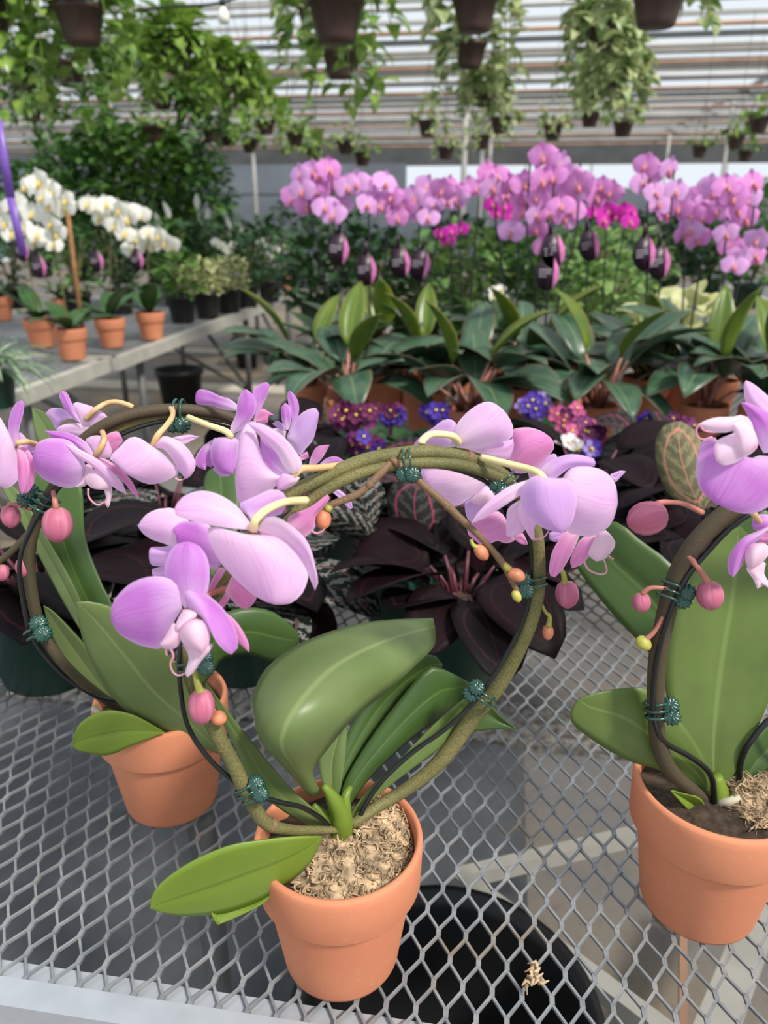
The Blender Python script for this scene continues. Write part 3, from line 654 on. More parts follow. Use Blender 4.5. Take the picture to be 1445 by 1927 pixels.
for x, y, Y, rx, ry, an, mt in ((108, 988, .66, 27, 33, 1.55, 'bud'), (20, 972, .68, 17, 21, 1.4, 'bud'), (45, 1068, .68, 15, 18, 1.5, 'bud'), (4, 1078, .68, 12, 15, 1.5, 'bud')):
    bud(lft, x, y, Y, rx, ry, an, M[mt])
m = MB()
for pts, r in (([(106, 958, .66), (100, 925, .675)], [6, 4]), ([(15, 955, .68), (22, 948, .68), (60, 958, .685)], [4, 4, 4]), ([(48, 1052, .68), (48, 1022, .685)], [5, 3])):
    m = MB(); tube_px(m, PHOTO, pts, r); m.build('bud_stalk', M['pedicel_pink'], lft)
clip(lft, 338, 775, .73, rad(0), 22, 1, 2); clip(lft, 82, 945, .69, rad(-60), 22, -1, 3); clip(lft, 66, 1190, .67, rad(60), 16, -1, 2)
flower(lft, R1, .66, [
    ('dorsal_sepal', 'pet_front', [(165, 725), (105, 600), (92, 480), (120, 340), (175, 240), (235, 200), (270, 222), (268, 330), (235, 450), (212, 560), (200, 690)], 5, 0, .0, .003, 0),
    ('petal', 'pet_back', [(160, 730), (110, 580), (55, 480), (0, 395), (-120, 400), (-200, 700), (-120, 1050), (0, 1180), (80, 1196), (150, 1155), (205, 1085), (200, 850)], 7, 0, -.01, .010, 0),
    ('lateral_sepal', 'pet_pink', [(190, 740), (185, 850), (195, 1000), (210, 1150), (245, 1272), (295, 1200), (335, 1050), (325, 900), (280, 790)], 4, -.002, -.01, .003, 0),
    ('lateral_sepal', 'pet_pink', [(200, 700), (310, 750), (380, 860), (403, 1000), (387, 1130), (340, 1220), (275, 1255), (240, 1050), (210, 850)], 5, .006, .002, .003, 0),
    ('petal', 'pet_lilac', [(200, 700), (212, 565), (262, 590), (312, 650), (385, 735), (370, 800), (280, 760)], 4, .01, .016, .002, 0)],
    [], [], [(190, 685, -.004), (300, 668, .0), (415, 700, .02)], 'bloom cut by the left edge of the picture', 'pedicel_tan', 5.5)
flower(lft, R1, .72, [
    ('dorsal_sepal', 'pet_front', [(920, 470), (800, 390), (730, 290), (688, 200), (667, 140), (690, 100), (728, 97), (768, 130), (805, 210), (845, 310), (890, 400)], 5, -.006, -.006, .003, 0),
    ('petal', 'pet_lilac', [(850, 420), (760, 335), (700, 290), (580, 290), (513, 350), (580, 430), (640, 535), (690, 455), (780, 410)], 4, .0, .01, .003, 0),
    ('petal', 'pet_back', [(920, 470), (860, 370), (830, 228), (950, 240), (1080, 288), (1185, 350), (1248, 430), (1100, 530), (1000, 500)], 6, 0, .004, .005, 0),
    ('petal', 'pet_back', [(1060, 530), (950, 470), (800, 463), (680, 490), (636, 545), (700, 565), (820, 605), (920, 625), (1010, 600)], 4, .002, -.004, .003, 0)],
    [], [], [(975, 415, -.004), (1080, 310, -.006), (1200, 238, .0), (1320, 218, .0), (1445, 250, .0), (1505, 280, .0)], 'bloom with upright narrow sepal behind the stem', 'pedicel_tan', 5.5)
flower(lft, R1, .665, [
    ('petal', 'pet_front', [(965, 935), (900, 760), (780, 655), (650, 628), (500, 640), (410, 705), (373, 820), (385, 960), (450, 1060), (580, 1142), (720, 1187), (850, 1187), (915, 1110), (955, 1010)], 6, 0, -.01, .010, 0),
    ('petal', 'pet_front', [(1085, 850), (1020, 735), (950, 655), (830, 588), (700, 552), (503, 546), (580, 612), (660, 650), (790, 690), (890, 760), (1000, 840)], 5, .002, .006, .004, 0),
    ('dorsal_sepal', 'pet_back', [(1090, 850), (1000, 720), (965, 650), (1050, 603), (1150, 603), (1232, 660), (1264, 760), (1245, 842), (1160, 858)], 5, .008, .014, .004, 0),
    ('lateral_sepal', 'pet_back', [(740, 692), (790, 765), (900, 855), (1050, 955), (1150, 1062), (1250, 1162), (1350, 1228), (1432, 1260), (1392, 1150), (1300, 1040), (1180, 920), (1080, 850), (950, 780), (830, 720)], 7, -.008, -.014, .004, 0),
    ('lateral_sepal', 'pet_pink', [(1090, 850), (1180, 858), (1300, 928), (1420, 1030), (1520, 1160), (1576, 1303), (1500, 1255), (1400, 1125), (1280, 1005), (1170, 910)], 5, .0, -.004, .002, 0),
    ('petal', 'pet_pink', [(1230, 700), (1200, 600), (1330, 553), (1395, 660), (1345, 727), (1262, 800)], 3, .014, .018, .002, 0)],
    [([(1100, 985), (1050, 985), (980, 1050), (972, 1120), (1030, 1192), (1120, 1213), (1210, 1212), (1262, 1150), (1200, 1050)], 5, -.004, -.012, .006),
     ([(1050, 930), (960, 935), (950, 1040), (905, 1130), (850, 1187), (960, 1175), (1000, 1130), (1040, 1030)], 4, .0, -.004, .003),
     ([(1230, 1130), (1180, 1200), (1200, 1300), (1188, 1370), (1225, 1424), (1252, 1350), (1272, 1200)], 4, -.004, -.010, .002)],
    [[(1000, 1200), (1005, 1290), (1060, 1360), (1120, 1387), (1190, 1352), (1225, 1400)]],
    [(1085, 825, -.002), (1140, 745, -.006), (1183, 645, .0), (1160, 560, .03)], 'violet bloom with a dangling lip over the left bud', 'pedicel_tan', 6)
flower(lft, R2, .66, [
    ('petal', 'pet_back', [(640, 742), (560, 662), (450, 613), (360, 638), (280, 720), (158, 850), (230, 922), (330, 1022), (450, 1092), (600, 1152), (750, 1132), (880, 1072), (945, 1008), (880, 920), (780, 815)], 7, 0, -.02, .012, 0),
    ('petal', 'pet_back', [(640, 745), (760, 750), (860, 855), (930, 980), (985, 1050), (1030, 1092), (1092, 1040), (1133, 950), (1112, 850), (1040, 740), (940, 660), (850, 620), (760, 608), (680, 680)], 5, -.002, -.016, .008, 0),
    ('lateral_sepal', 'pet_back', [(860, 625), (960, 603), (1060, 588), (1172, 614), (1092, 660), (990, 702), (920, 670)], 3, .006, .006, .001, 0)],
    [], [[(900, 1080), (945, 1106), (1005, 1090), (1000, 1055)]], [(650, 715, -.004), (700, 600, -.006), (790, 500, .004), (862, 400, .02), (872, 330, .05), (850, 285, .068)], 'pale bloom hanging face down below the clip', 'pedicel_tan', 6)
flower(lft, R3, .69, [
    ('dorsal_sepal', 'pet_front', [(395, 555), (390, 480), (435, 380), (452, 260), (480, 188), (525, 150), (580, 190), (615, 275), (600, 370), (560, 430), (480, 505)], 5, -.004, -.004, .003, 0),
    ('petal', 'pet_front', [(590, 440), (610, 310), (582, 185), (630, 120), (700, 88), (733, 110), (715, 200), (672, 290), (640, 380)], 5, .012, .018, .002, 0),
    ('petal', 'pet_front', [(460, 340), (330, 330), (210, 292), (93, 280), (83, 200), (110, 153), (200, 165), (300, 212), (380, 235), (450, 290)], 4, .03, .05, .003, 0),
    ('petal', 'pet_pink', [(590, 420), (660, 325), (720, 345), (778, 380), (725, 385), (716, 445), (640, 450)], 3, .01, .014, .002, 0),
    ('petal', 'pet_front', [(260, 575), (150, 650), (83, 750), (90, 820), (170, 862), (190, 812), (228, 832), (225, 700)], 4, .006, -.004, .003, 0),
    ('petal', 'pet_front', [(400, 570), (260, 580), (213, 680), (225, 802), (280, 872), (350, 897), (412, 897), (442, 800), (462, 680), (460, 600)], 6, -.002, -.016, .008, 0),
    ('petal', 'pet_lilac', [(420, 580), (520, 455), (620, 440), (560, 620), (540, 720), (450, 880), (428, 870), (445, 700)], 6, .004, -.004, .004, 0),
    ('petal', 'pet_lilac', [(380, 880), (235, 845), (300, 918), (372, 912)], 2, .004, .004, .001, 0)],
    [], [], [(395, 572, -.006), (350, 520, -.008), (200, 468, .0), (20, 398, .02)], 'violet bloom with folded petals left of the centre bloom', 'pedicel', 7)
flower(lft, R3, .74, [
    ('petal', 'pet_lilac', [(880, 570), (920, 480), (1000, 372), (1080, 325), (1140, 318), (1168, 370), (1142, 500), (1110, 602), (1040, 685), (1000, 735), (930, 650)], 5, 0, .006, .006, 0),
    ('dorsal_sepal', 'pet_front', [(900, 530), (925, 420), (900, 290), (888, 200), (905, 163), (952, 200), (987, 270), (987, 370), (930, 510)], 4, -.006, .0, .002, 0),
    ('lateral_sepal', 'pet_front', [(875, 510), (840, 420), (833, 320), (870, 268), (912, 310), (922, 400), (905, 500)], 3, -.010, -.006, .002, 0),
    ('petal', 'pet_lilac', [(870, 540), (755, 455), (800, 428), (860, 470)], 1, .0, .004, .002, 0), ('petal', 'pet_pink', [(990, 745), (1060, 698), (1078, 750), (1020, 773)], 2, .0, .004, .001, 0)],
    [([(880, 520), (800, 490), (760, 500), (800, 540), (860, 600)], 2, 0, 0, .002)], [], label='bloom tinted bluish as if in skylit shade, standing behind the centre stem')
flower(lft, R3, .74, [
    ('petal', 'pet_pink', [(1120, 830), (1080, 815), (1095, 745), (1150, 655), (1262, 638), (1222, 710), (1182, 770)], 4, 0, 0, .002, 0),
    ('petal', 'pet_front', [(1150, 830), (1230, 758), (1320, 743), (1392, 782), (1390, 802), (1290, 812)], 3, .004, .004, .002, 0),
    ('lateral_sepal', 'pet_lilac', [(1230, 1010), (1330, 1025), (1440, 1118), (1462, 1190), (1430, 1202), (1340, 1105)], 3, 0, 0, .001, 0)], label='pink sepals showing behind the centre stem')

# ---- the right plant
RX, RY = .322, .593
rgt = hoop_pot('hoop_orchid', 'pink orchid with a tall upright leaf, clay pot at right edge', RX, RY, 1.05, sd=9)
PX_, PY_, PR_ = RX, RY, .069
moss_tuft(rgt, RX + .040, RY - .012, TOP + .135, .036, 1300, 13, .026)
stempart(rgt, [(1300, 1610 - 80, .60), (1330, 1480, .59)], 4, 'root', 'root')
leafpart(rgt, 'leaf_main', [(1340, 1492), (1290, 1425), (1262, 1350), (1251, 1270), (1262, 1180), (1296, 1092), (1340, 1022), (1393, 990), (1440, 1050), (1472, 1150), (1455, 1290), (1410, 1400), (1365, 1480)], 7, .595, .64, .004, 0, .012, label='tall broad upright green leaf')
leafpart(rgt, 'leaf_main', [(1335, 1490), (1240, 1448), (1180, 1430), (1115, 1392), (1072, 1352), (1090, 1314), (1150, 1298), (1225, 1300), (1290, 1370), (1330, 1440)], 5, .585, .56, .008)
leafpart(rgt, 'leaf_dark', [(1330, 1350), (1225, 1232), (1150, 1152), (1088, 1072), (1060, 1010), (1150, 980), (1205, 1017), (1270, 1070), (1330, 1180), (1345, 1300)], 4, .64, .78, .008, fold=.014)
leafpart(rgt, 'leaf_dark', [(1390, 1300), (1375, 1100), (1368, 1000), (1372, 960), (1440, 960), (1480, 1000), (1480, 1150), (1430, 1300)], 4, .68, .72, .006)
leafpart(rgt, 'leaf_dark', [(1390, 1490), (1400, 1420), (1450, 1360), (1500, 1330), (1500, 1400), (1440, 1450)], 3, .60, .64, .004)
leafpart(rgt, 'leaf_bright', [(1330, 1545), (1300, 1530), (1262, 1488), (1275, 1490), (1320, 1505)], 2, .575, .57, .001)
m = MB(); tube_px(m, PHOTO, [(1352, 1520, .59), (1350, 1490, .588), (1345, 1460, .59)], [18, 20, 12], 12); m.build('crown', M['leaf_bright'], rgt)
rs = [(1335, 1505, .585), (1310, 1492, .58), (1262, 1450, .568), (1240, 1400, .56), (1234, 1330, .552), (1236, 1250, .548), (1248, 1180, .545), (1265, 1110, .545), (1285, 1060, .545), (1315, 1015, .545), (1360, 972, .547), (1410, 940, .55), (1470, 915, .555), (1530, 905, .56), (1620, 950, .58), (1690, 1070, .60), (1700, 1230, .61), (1640, 1400, .605), (1540, 1490, .60), (1440, 1535, .595)]
stempart(rgt, rs, [10, 14, 15, 17, 18, 18, 17, 16, 15, 14, 13, 12, 10], 'stem_brown')
stempart(rgt, [(1345, 1520, .578), (1338, 1460, .575), (1300, 1425, .568), (1255, 1400, .556), (1236, 1372, .548), (1228, 1320, .543), (1236, 1240, .539), (1258, 1160, .537), (1290, 1090, .537), (1330, 1040, .538), (1385, 985, .54), (1450, 950, .545), (1530, 930, .55), (1610, 975, .575), (1672, 1080, .598), (1680, 1230, .61), (1625, 1390, .605), (1540, 1470, .60)], 5, 'wire', 'support_hoop')
stempart(rgt, [(1388, 1500, .60), (1395, 1430, .60), (1420, 1385, .60), (1460, 1350, .605), (1500, 1400, .60), (1540, 1470, .60)], 5, 'wire', 'support_hoop')
stempart(rgt, [(1322, 965, .54), (1285, 948, .535), (1250, 945, .53), (1236, 948, .528)], [5, 5, 4.5, 6], 'pedicel_pink', 'bud_stalk')
stempart(rgt, [(1295, 1045, .54), (1318, 1075, .535), (1334, 1098, .53)], [6, 5, 6], 'pedicel_pink', 'bud_stalk')
stempart(rgt, [(1258, 1108, .54), (1225, 1106, .54), (1208, 1118, .54)], [4, 4, 5], 'pedicel_pink', 'bud_stalk')
stempart(rgt, [(1248, 1160, .54), (1230, 1190, .54), (1212, 1205, .54)], [4, 4, 5], 'pedicel_pink', 'bud_stalk')
bud(rgt, 1217, 975, .525, 33, 38, 2.9, M['bud']); bud(rgt, 1336, 1121, .528, 24, 27, 1.5, M['bud']); bud(rgt, 1207, 1134, .54, 17, 19, 1.5, M['bud']); bud(rgt, 1211, 1211, .54, 13, 16, .7, M['bud_green'])
clip(rgt, 1262, 1112, .542, rad(-70), 19, 1, 3); clip(rgt, 1234, 1335, .55, rad(85), 19, -1, 3)
m = MB(); tube_px(m, PHOTO, [(1352, 1545, .575), (1350, 1515, .58), (1372, 1508, .575), (1400, 1500, .58), (1440, 1505, .59)], [8, 7, 7, 6, 5]); tube_px(m, PHOTO, [(1370, 1590, .565), (1378, 1560, .565), (1400, 1570, .57), (1430, 1560, .575)], [7, 6, 6, 5]); m.build('root', M['root'], rgt)
flower(rgt, R7, .50, [
    ('petal', 'pet_front', [(610, 720), (440, 760), (250, 620), (180, 540), (100, 635), (68, 820), (78, 950), (140, 1060), (260, 1145), (380, 1200), (520, 1226), (650, 1190), (760, 1100), (850, 950), (830, 760)], 8, 0, -.02, .012, 0),
    ('dorsal_sepal', 'pet_front', [(650, 700), (575, 560), (520, 395), (452, 265), (500, 260), (620, 310), (760, 400), (830, 560), (760, 680)], 3, 0, .0, .004, 0),
    ('petal', 'pet_back', [(760, 560), (620, 400), (500, 270), (478, 100), (498, 72), (560, 100), (660, 180), (760, 280), (840, 420)], 4, .008, .014, .004, 0)],
    [([(590, 620), (545, 430), (470, 372), (370, 388), (250, 390), (150, 418), (88, 452), (180, 512), (320, 524), (440, 500)], 6, -.018, -.030, .004),
     ([(600, 650), (500, 500), (390, 530), (250, 588), (220, 660), (238, 760), (300, 805), (400, 787), (480, 740), (550, 700)], 5, -.022, -.034, .006),
     ([(600, 640), (520, 705), (432, 737), (415, 640), (398, 540), (383, 448), (470, 426), (565, 500), (600, 600)], 5, -.026, -.038, .006)],
    [[(100, 450), (70, 490), (75, 550), (120, 580), (240, 570)], [(95, 450), (130, 500), (200, 520), (300, 518)]], [(560, 1215, .0), (590, 1260, .01), (640, 1320, .03)], 'violet bloom with curled white lip at right edge', 'pedicel_tan', 6)
flower(rgt, R7, .52, [
    ('petal', 'pet_front', [(760, 1240), (620, 1228), (560, 1268), (548, 1320), (580, 1368), (700, 1340)], 3, .004, .0, .003, 0),
    ('petal', 'pet_front', [(760, 1300), (600, 1372), (470, 1432), (370, 1550), (338, 1650), (348, 1742), (388, 1772), (470, 1660), (500, 1540), (620, 1440)], 6, 0, -.012, .006, 0),
    ('lateral_sepal', 'pet_pink', [(760, 1480), (620, 1480), (600, 1420), (700, 1385), (800, 1390)], 2, .004, .004, .002, 0)],
    [([(640, 1470), (540, 1488), (493, 1560), (498, 1660), (540, 1702), (620, 1662), (695, 1575), (690, 1500)], 4, -.004, -.012, .009),
     ([(600, 1640), (500, 1690), (560, 1790), (595, 1872), (620, 1868), (650, 1830), (700, 1872), (720, 1850), (655, 1740), (670, 1640)], 3, -.002, -.01, .003)], [], label='lower bloom with pointed white lip at right edge')

# bits lying on the mesh
m = MB(); rr = random.Random(2)
for i in range(14):
    c = G(1000 + rr.uniform(-9, 14), 1832 + rr.uniform(-20, 24), TOP + .004 + rr.uniform(0, .006)); a = rr.uniform(0, 6)
    m.tube([c, c + Vector((cos(a) * .005, sin(a) * .005, rr.uniform(-.002, .004))), c + Vector((cos(a + .8) * .010, sin(a + .8) * .010, rr.uniform(-.003, .003)))], [.0012, .0018, .0006], 6)
tag(m.build('dried_moss', M['moss']), 'scrap of dried moss caught on the mesh near the tub', 'debris')
# ================================================================== background
UPZ = Vector((0, 0, 1))
def prof(shape, t):
    if shape == 'lance': return sin(PI * t ** .8) ** .85
    if shape == 'heart': return min(1, (t * 6) ** .5) * (1 - t) ** .62 * 1.15
    if shape == 'oval': return sin(PI * t ** .9) ** .6
    if shape == 'strap': return min(1, t * 5 + .3) * min(1, (1 - t) * 4) ** .6
    return sin(PI * t) ** .5
def leaf3d(mb, base, az, el, L, W, droop=.8, shape='lance', fold=.25, roll=0, n=7, m=5, curl=0):
    base = Vector(base); p = base.copy(); pts = [p.copy()]; e = el; tang = []
    for i in range(n - 1):
        e2 = el - droop * (i + .5) / (n - 1); a2 = az + curl * i / (n - 1)
        t = Vector((cos(a2) * cos(e2), sin(a2) * cos(e2), sin(e2))); tang.append(t); p = p + t * L / (n - 1); pts.append(p.copy())
    tang.append(tang[-1]); rows = []
    for i in range(n):
        t = i / (n - 1); w_ = W / 2 * max(.02, prof(shape, min(.999, max(.001, t)))) if 0 < i < n - 1 else W * .01
        sd = Vector((-sin(az), cos(az), 0)); nr = tang[i].cross(sd).normalized() * -1
        sd2 = sd * cos(roll) + nr * sin(roll); nr2 = nr * cos(roll) - sd * sin(roll)
        if nr.z < 0: nr2 = -nr2
        rows.append([pts[i] + sd2 * w_ * (2 * j / (m - 1) - 1) * cos(fold) + nr2 * w_ * abs(2 * j / (m - 1) - 1) * sin(fold) for j in range(m)])
    mb.grid(rows, [[(j / (m - 1), i / (n - 1)) for j in range(m)] for i in range(n)])
def dup(o, loc, rotz=0, rx=0, sc=1, parent=None):
    c = o.copy(); C.objects.link(c); c.location = loc; c.rotation_euler = (rx, 0, rotz); c.scale = (sc, sc, sc)
    if parent is not None:
        c.parent = parent; c.matrix_parent_inverse = Matrix.Translation(-Vector(parent.location))
    return c
M['bg_leaf'] = leaf_mat('leaf_glossy', (66, 102, 40), (96, 132, 56), (120, 160, 80), .35, .25, nsc=6)
M['bg_pothos'] = leaf_mat('pothos_leaf', (90, 130, 50), (150, 178, 84), (140, 172, 90), .3, .3, nsc=9, spec=.6)  # lighter tone brightened to stand for light shining through from above
M['bg_pothos_v'] = leaf_mat('pothos_variegated', (92, 128, 60), (206, 212, 160), (170, 190, 120), .4, .3, nsc=16)
M['bg_dark'] = leaf_mat('leaf_dark_green', (38, 70, 40), (56, 92, 48), (80, 110, 70), .45, .12, nsc=6)
M['bg_mid'] = leaf_mat('leaf_mid_green', (62, 104, 48), (90, 130, 62), (110, 150, 80), .45, .2, nsc=6)
M['bg_light'] = leaf_mat('leaf_light_green', (72, 116, 48), (140, 168, 98), (150, 180, 110), .45, .25, nsc=10)
M['bg_cream'] = leaf_mat('leaf_cream', (170, 178, 110), (214, 214, 168), (200, 200, 150), .5, .2, nsc=20)
M['aglo'] = leaf_mat('aglaonema_leaf', (46, 78, 60), (70, 98, 72), (120, 140, 96), .35, .08, nsc=20, edge=(104, 94, 74))
M['aglo_new'] = leaf_mat('aglaonema_new_leaf', (104, 124, 34), (84, 112, 40), (130, 150, 60), .35, .2, nsc=14, edge=(140, 134, 70))
M['aglo_stem'] = plain('aglaonema_stem', (166, 112, 98), .5, var=.2, scale=40)
M['strap'] = leaf_mat('orchid_leaf_far', (48, 84, 40), (64, 100, 50), (90, 120, 66), .35, .1)
M['spider'] = leaf_mat('spider_leaf', (120, 150, 110), (90, 130, 84), (226, 232, 210), .45, .2, midw=.2)
def calathea_mat(name, c, c2, ring, stripes=0, stripe=(150, 152, 146)):
    m = Mat(name); vec, u, v = m.uv()
    x = m.math('MULTIPLY', m.math('SUBTRACT', u, .5), 2); y = m.math('MULTIPLY', m.math('SUBTRACT', v, .5), 2)
    r = m.math('SQRT', m.math('ADD', m.math('MULTIPLY', x, x), m.math('MULTIPLY', y, y)))
    nz = m.noise(vec, 1, 2, sc=(14, 18, 1)); r = m.math('ADD', r, m.math('MULTIPLY', m.math('SUBTRACT', nz, .5), .16))
    b = m.mix(m.ramp(m.noise(scale=12), .35, .65), lin(c), lin(c2))
    if stripes:
        a = m.math('ABSOLUTE', x); q = m.math('SINE', m.math('ADD', m.math('MULTIPLY', nz, 9), m.math('MULTIPLY', m.math('SUBTRACT', v, m.math('MULTIPLY', a, .25)), 46)))
        b = m.mix(m.math('MULTIPLY', m.ramp(q, .1, .8), stripes), b, lin(stripe))
    d = m.math('ABSOLUTE', m.math('SUBTRACT', r, .68)); b = m.mix(m.ramp(d, .05, .02), b, lin(ring))
    b = m.mix(m.ramp(m.math('ABSOLUTE', x), .03, .01), b, lin(ring))
    m.col(b); m.pbr(.55, 0, .1); return m.m
M['cal_dark'] = calathea_mat('calathea_black', (20, 13, 17), (13, 11, 13), (44, 20, 28))
M['cal_plain'] = calathea_mat('calathea_maroon', (26, 11, 16), (18, 9, 13), (36, 14, 20))
M['cal_ring'] = calathea_mat('calathea_ring', (26, 28, 26), (36, 32, 34), (130, 56, 76), .10)
M['cal_stripe'] = calathea_mat('calathea_striped', (24, 30, 26), (20, 24, 22), (90, 66, 68), .5)
M['cal_bronze'] = calathea_mat('calathea_bronze', (74, 76, 58), (110, 104, 78), (176, 118, 104), .35, (160, 150, 112))
M['cal_stem'] = plain('calathea_stem', (92, 44, 56), .5, var=.2, scale=40)
def pet_far(name, c, c2, throat, tr=.3):
    m = Mat(name); vec, u, v = m.uv(); b = m.mix(m.ramp(m.noise(scale=30), .3, .7), lin(c), lin(c2)); b = m.mix(m.ramp(v, .3, .05), b, lin(throat))
    m.col(b); m.pbr(.6, 0, .2); m.translucent(tr); return m.m
M['far_pink'] = pet_far('petal_far_pink', (232, 158, 222), (218, 138, 212), (244, 184, 216))
M['far_lilac'] = pet_far('petal_far_lilac', (220, 164, 226), (230, 178, 230), (242, 200, 226))
M['far_magenta'] = pet_far('petal_far_magenta', (206, 40, 176), (222, 62, 190), (240, 120, 200))
M['far_white'] = pet_far('petal_far_white', (240, 240, 232), (250, 250, 246), (236, 232, 190))
M['throat'] = plain('lip_orange', (204, 118, 128), .5, var=.2, scale=200)
M['throat_w'] = plain('lip_yellow', (226, 196, 96), .5, var=.2, scale=200)
M['stake'] = plain('stake', (26, 30, 28), .5)
M['bamboo'] = plain('bamboo', (150, 104, 66), .7, var=.2, scale=30)
M['tag_dark'] = plain('tag_dark', (44, 20, 40), .4)
M['tag_pink'] = plain('tag_pink', (206, 120, 176), .4, var=.2, scale=60)
M['tag_white'] = plain('tag_white', (232, 226, 236), .5)
M['hangwire'] = plain('hanger_wire', (70, 66, 62), .6)

# ---- roof and end wall
def at(u, v, z): p = U * u + V * v; p.z = z; return p
def slab(name, u0, u1, v0, v1, z0, z1, th, mat, kind='structure'):
    m = MB(); a = at(u0, v0, z0); b = at(u0, v1, z1); sd = U * (u1 - u0) / 2; d = (b - a) / 2; nrm = sd.cross(d).normalized() * th / 2
    m.box((a + b) / 2 + sd, sd, d, nrm); o = m.build(name, mat, flat=True); o['kind'] = kind; return o
mp = Mat('roof_poly'); mp.col(lin((226, 230, 236))); mp.pbr(.6, 0, .3); mp.translucent(.75); M['poly'] = mp.m
nt = 3
v = 7.2; k = 0
while v < 25:
    nt += 1
    m = MB(); p0 = at(-18, v, 3.16); p1 = at(14, v, 3.16); m.tube([p0, p1], .021, 8)
    struct(m.build('trim_%d' % nt, M['rust'] if k % 2 == 0 else M['pipe'])); nt += 1
    m = MB(); m.beam(at(-18, v + .45, 3.34), at(14, v + .45, 3.34), .06, .035 + .02 * (k % 2)); struct(m.build('trim_%d' % nt, M['pipe'] if k % 3 else M['roof_grey'], flat=True))
    if k >= 3:
        rz = rng.uniform(.22, .42)
        slab('ceiling' if k == 3 else 'ceiling_%d' % k, -18, 14, v + .1, v + .1 + rz, 3.48, 3.54, .02, M['roof_grey'] if k % 2 else M['poly'])
        nt += 1; m = MB(); m.beam(at(-18, v + .80, 3.26 + .05 * (k % 3)), at(14, v + .80, 3.26 + .05 * (k % 3)), .05, .03 + .03 * (k % 2)); struct(m.build('trim_%d' % nt, (M['pipe'], M['roof_dark'], M['alu_dull'])[k % 3], flat=True))
    v += .98 + .03 * k; k += 1
for u in (-9.5, -5.2, -.6, 3.9, 8.4):
    m = MB()
    for vv in (10.5, 16.5, 22.5):
        m.tube([at(u, vv, 0), at(u, vv, 3.3)], .035, 8)
        nt += 1; struct(m.build('trim_%d' % nt, M['pipe'])); m = MB()
    m.beam(at(u, 7.2, 3.40), at(u, 25, 3.40), .05, .08); nt += 1; struct(m.build('trim_%d' % nt, M['pipe'], flat=True))
m = MB(); m.box(at(-2, 25.5, 1.05), U * 17, V * .05, UPZ * 1.05)
M['wall_low'] = plain('end_wall_lower', (110, 118, 128), .8, var=.15, scale=.6); struct(m.build('wall_far', M['wall_low'], flat=True))
m = MB(); m.box(at(-2, 25.5, 3.55), U * 17, V * .05, UPZ * .80); struct(m.build('wall_far_gable', M['roof_dark'], flat=True))
for i in range(14):
    m = MB(); m.box(at(-11 + i * 1.9, 25.48, 2.4), U * .03, V * .03, UPZ * .36); nt += 1; struct(m.build('trim_%d' % nt, M['alu_dull'], flat=True))

m = MB(); m.box(at(-11, 25.44, 2.4), U * 7.8, V * .02, UPZ * .42); struct(m.build('wall_far_boards', M['wall_low'], flat=True))
for v_ in (2.4, 3.4, 4.4, 5.4, 6.3):
    m = MB(); m.tube([at(-6, v_, 3.16), at(6, v_, 3.16)], .025, 8); nt += 1; struct(m.build('trim_%d' % nt, M['pipe']))
# ---- side benches
def side_bench(name, label, u_edge, u_far, v0, v1, legs, grp=None):
    t = thing(name, label, 'bench', at(u_edge, v0, 0))
    sg = -1 if u_far < u_edge else 1
    m = MB(); m.beam(at(u_edge, v0, TOP - .03), at(u_edge, v1, TOP - .03), .05, .062); m.build('edge_rail', M['alu_dull'], t, flat=True)
    for ve in (v0 + .02, v1 - .02):
        m = MB(); m.beam(at(u_edge, ve, TOP - .03), at(u_far, ve, TOP - .03), .05, .062); m.build('end_rail', M['alu_dull'], t, flat=True)
    ua, ub = min(u_edge, u_far), max(u_edge, u_far); mm = MB()
    nv = int((v1 - v0) / .045); nu = int((ub - ua) / .045)
    for j in range(nv): mm.beam(at(ua, v0 + (j + .5) * .045, TOP - .008), at(ub, v0 + (j + .5) * .045, TOP - .008), .012, .004)
    for j in range(nu): mm.beam(at(ua + (j + .5) * .045, v0, TOP - .012), at(ua + (j + .5) * .045, v1, TOP - .012), .012, .004)
    mm.build('mesh_top', M['galv'], t, flat=True)
    for lv in legs:
        for uu in (u_edge + sg * .06, u_edge + sg * 1.1):
            m = MB(); m.tube([at(uu, lv, 0), at(uu, lv, TOP - .06)], .022, 8); m.build('leg', M['steel_dark'], t)
        m = MB(); m.beam(at(u_edge + sg * .06, lv, .12), at(u_edge + sg * 1.1, lv, TOP - .08), .02, .02); m.build('brace', M['steel_dark'], t, flat=True)
        m = MB(); m.beam(at(u_edge + sg * .08, lv, .15), at(u_edge + sg * .08, lv - .75, TOP - .08), .02, .02); m.build('brace', M['steel_dark'], t, flat=True)
    return t
side_bench('side_bench', 'grey bench section nearest the camera on the left side', -1.90, -3.4, 1.2, 3.48, (2.9,))
side_bench('side_bench', 'grey bench section on the left holding the white orchids in clay pots', -1.87, -3.4, 3.52, 6.22, (3.9, 5.7))
side_bench('side_bench', 'far grey bench section on the left beyond the gap', -1.87, -3.4, 6.7, 9.6, (6.9, 9.2))
side_bench('side_bench', 'grey bench across the right aisle with teal pots', 2.12, 3.8, 4.2, 9.4, (5.0, 8.8))
side_bench('side_bench', 'middle bench of green potted begonias behind the pink orchids', -.55, 1.5, 4.15, 8.6, (4.6, 8.2))

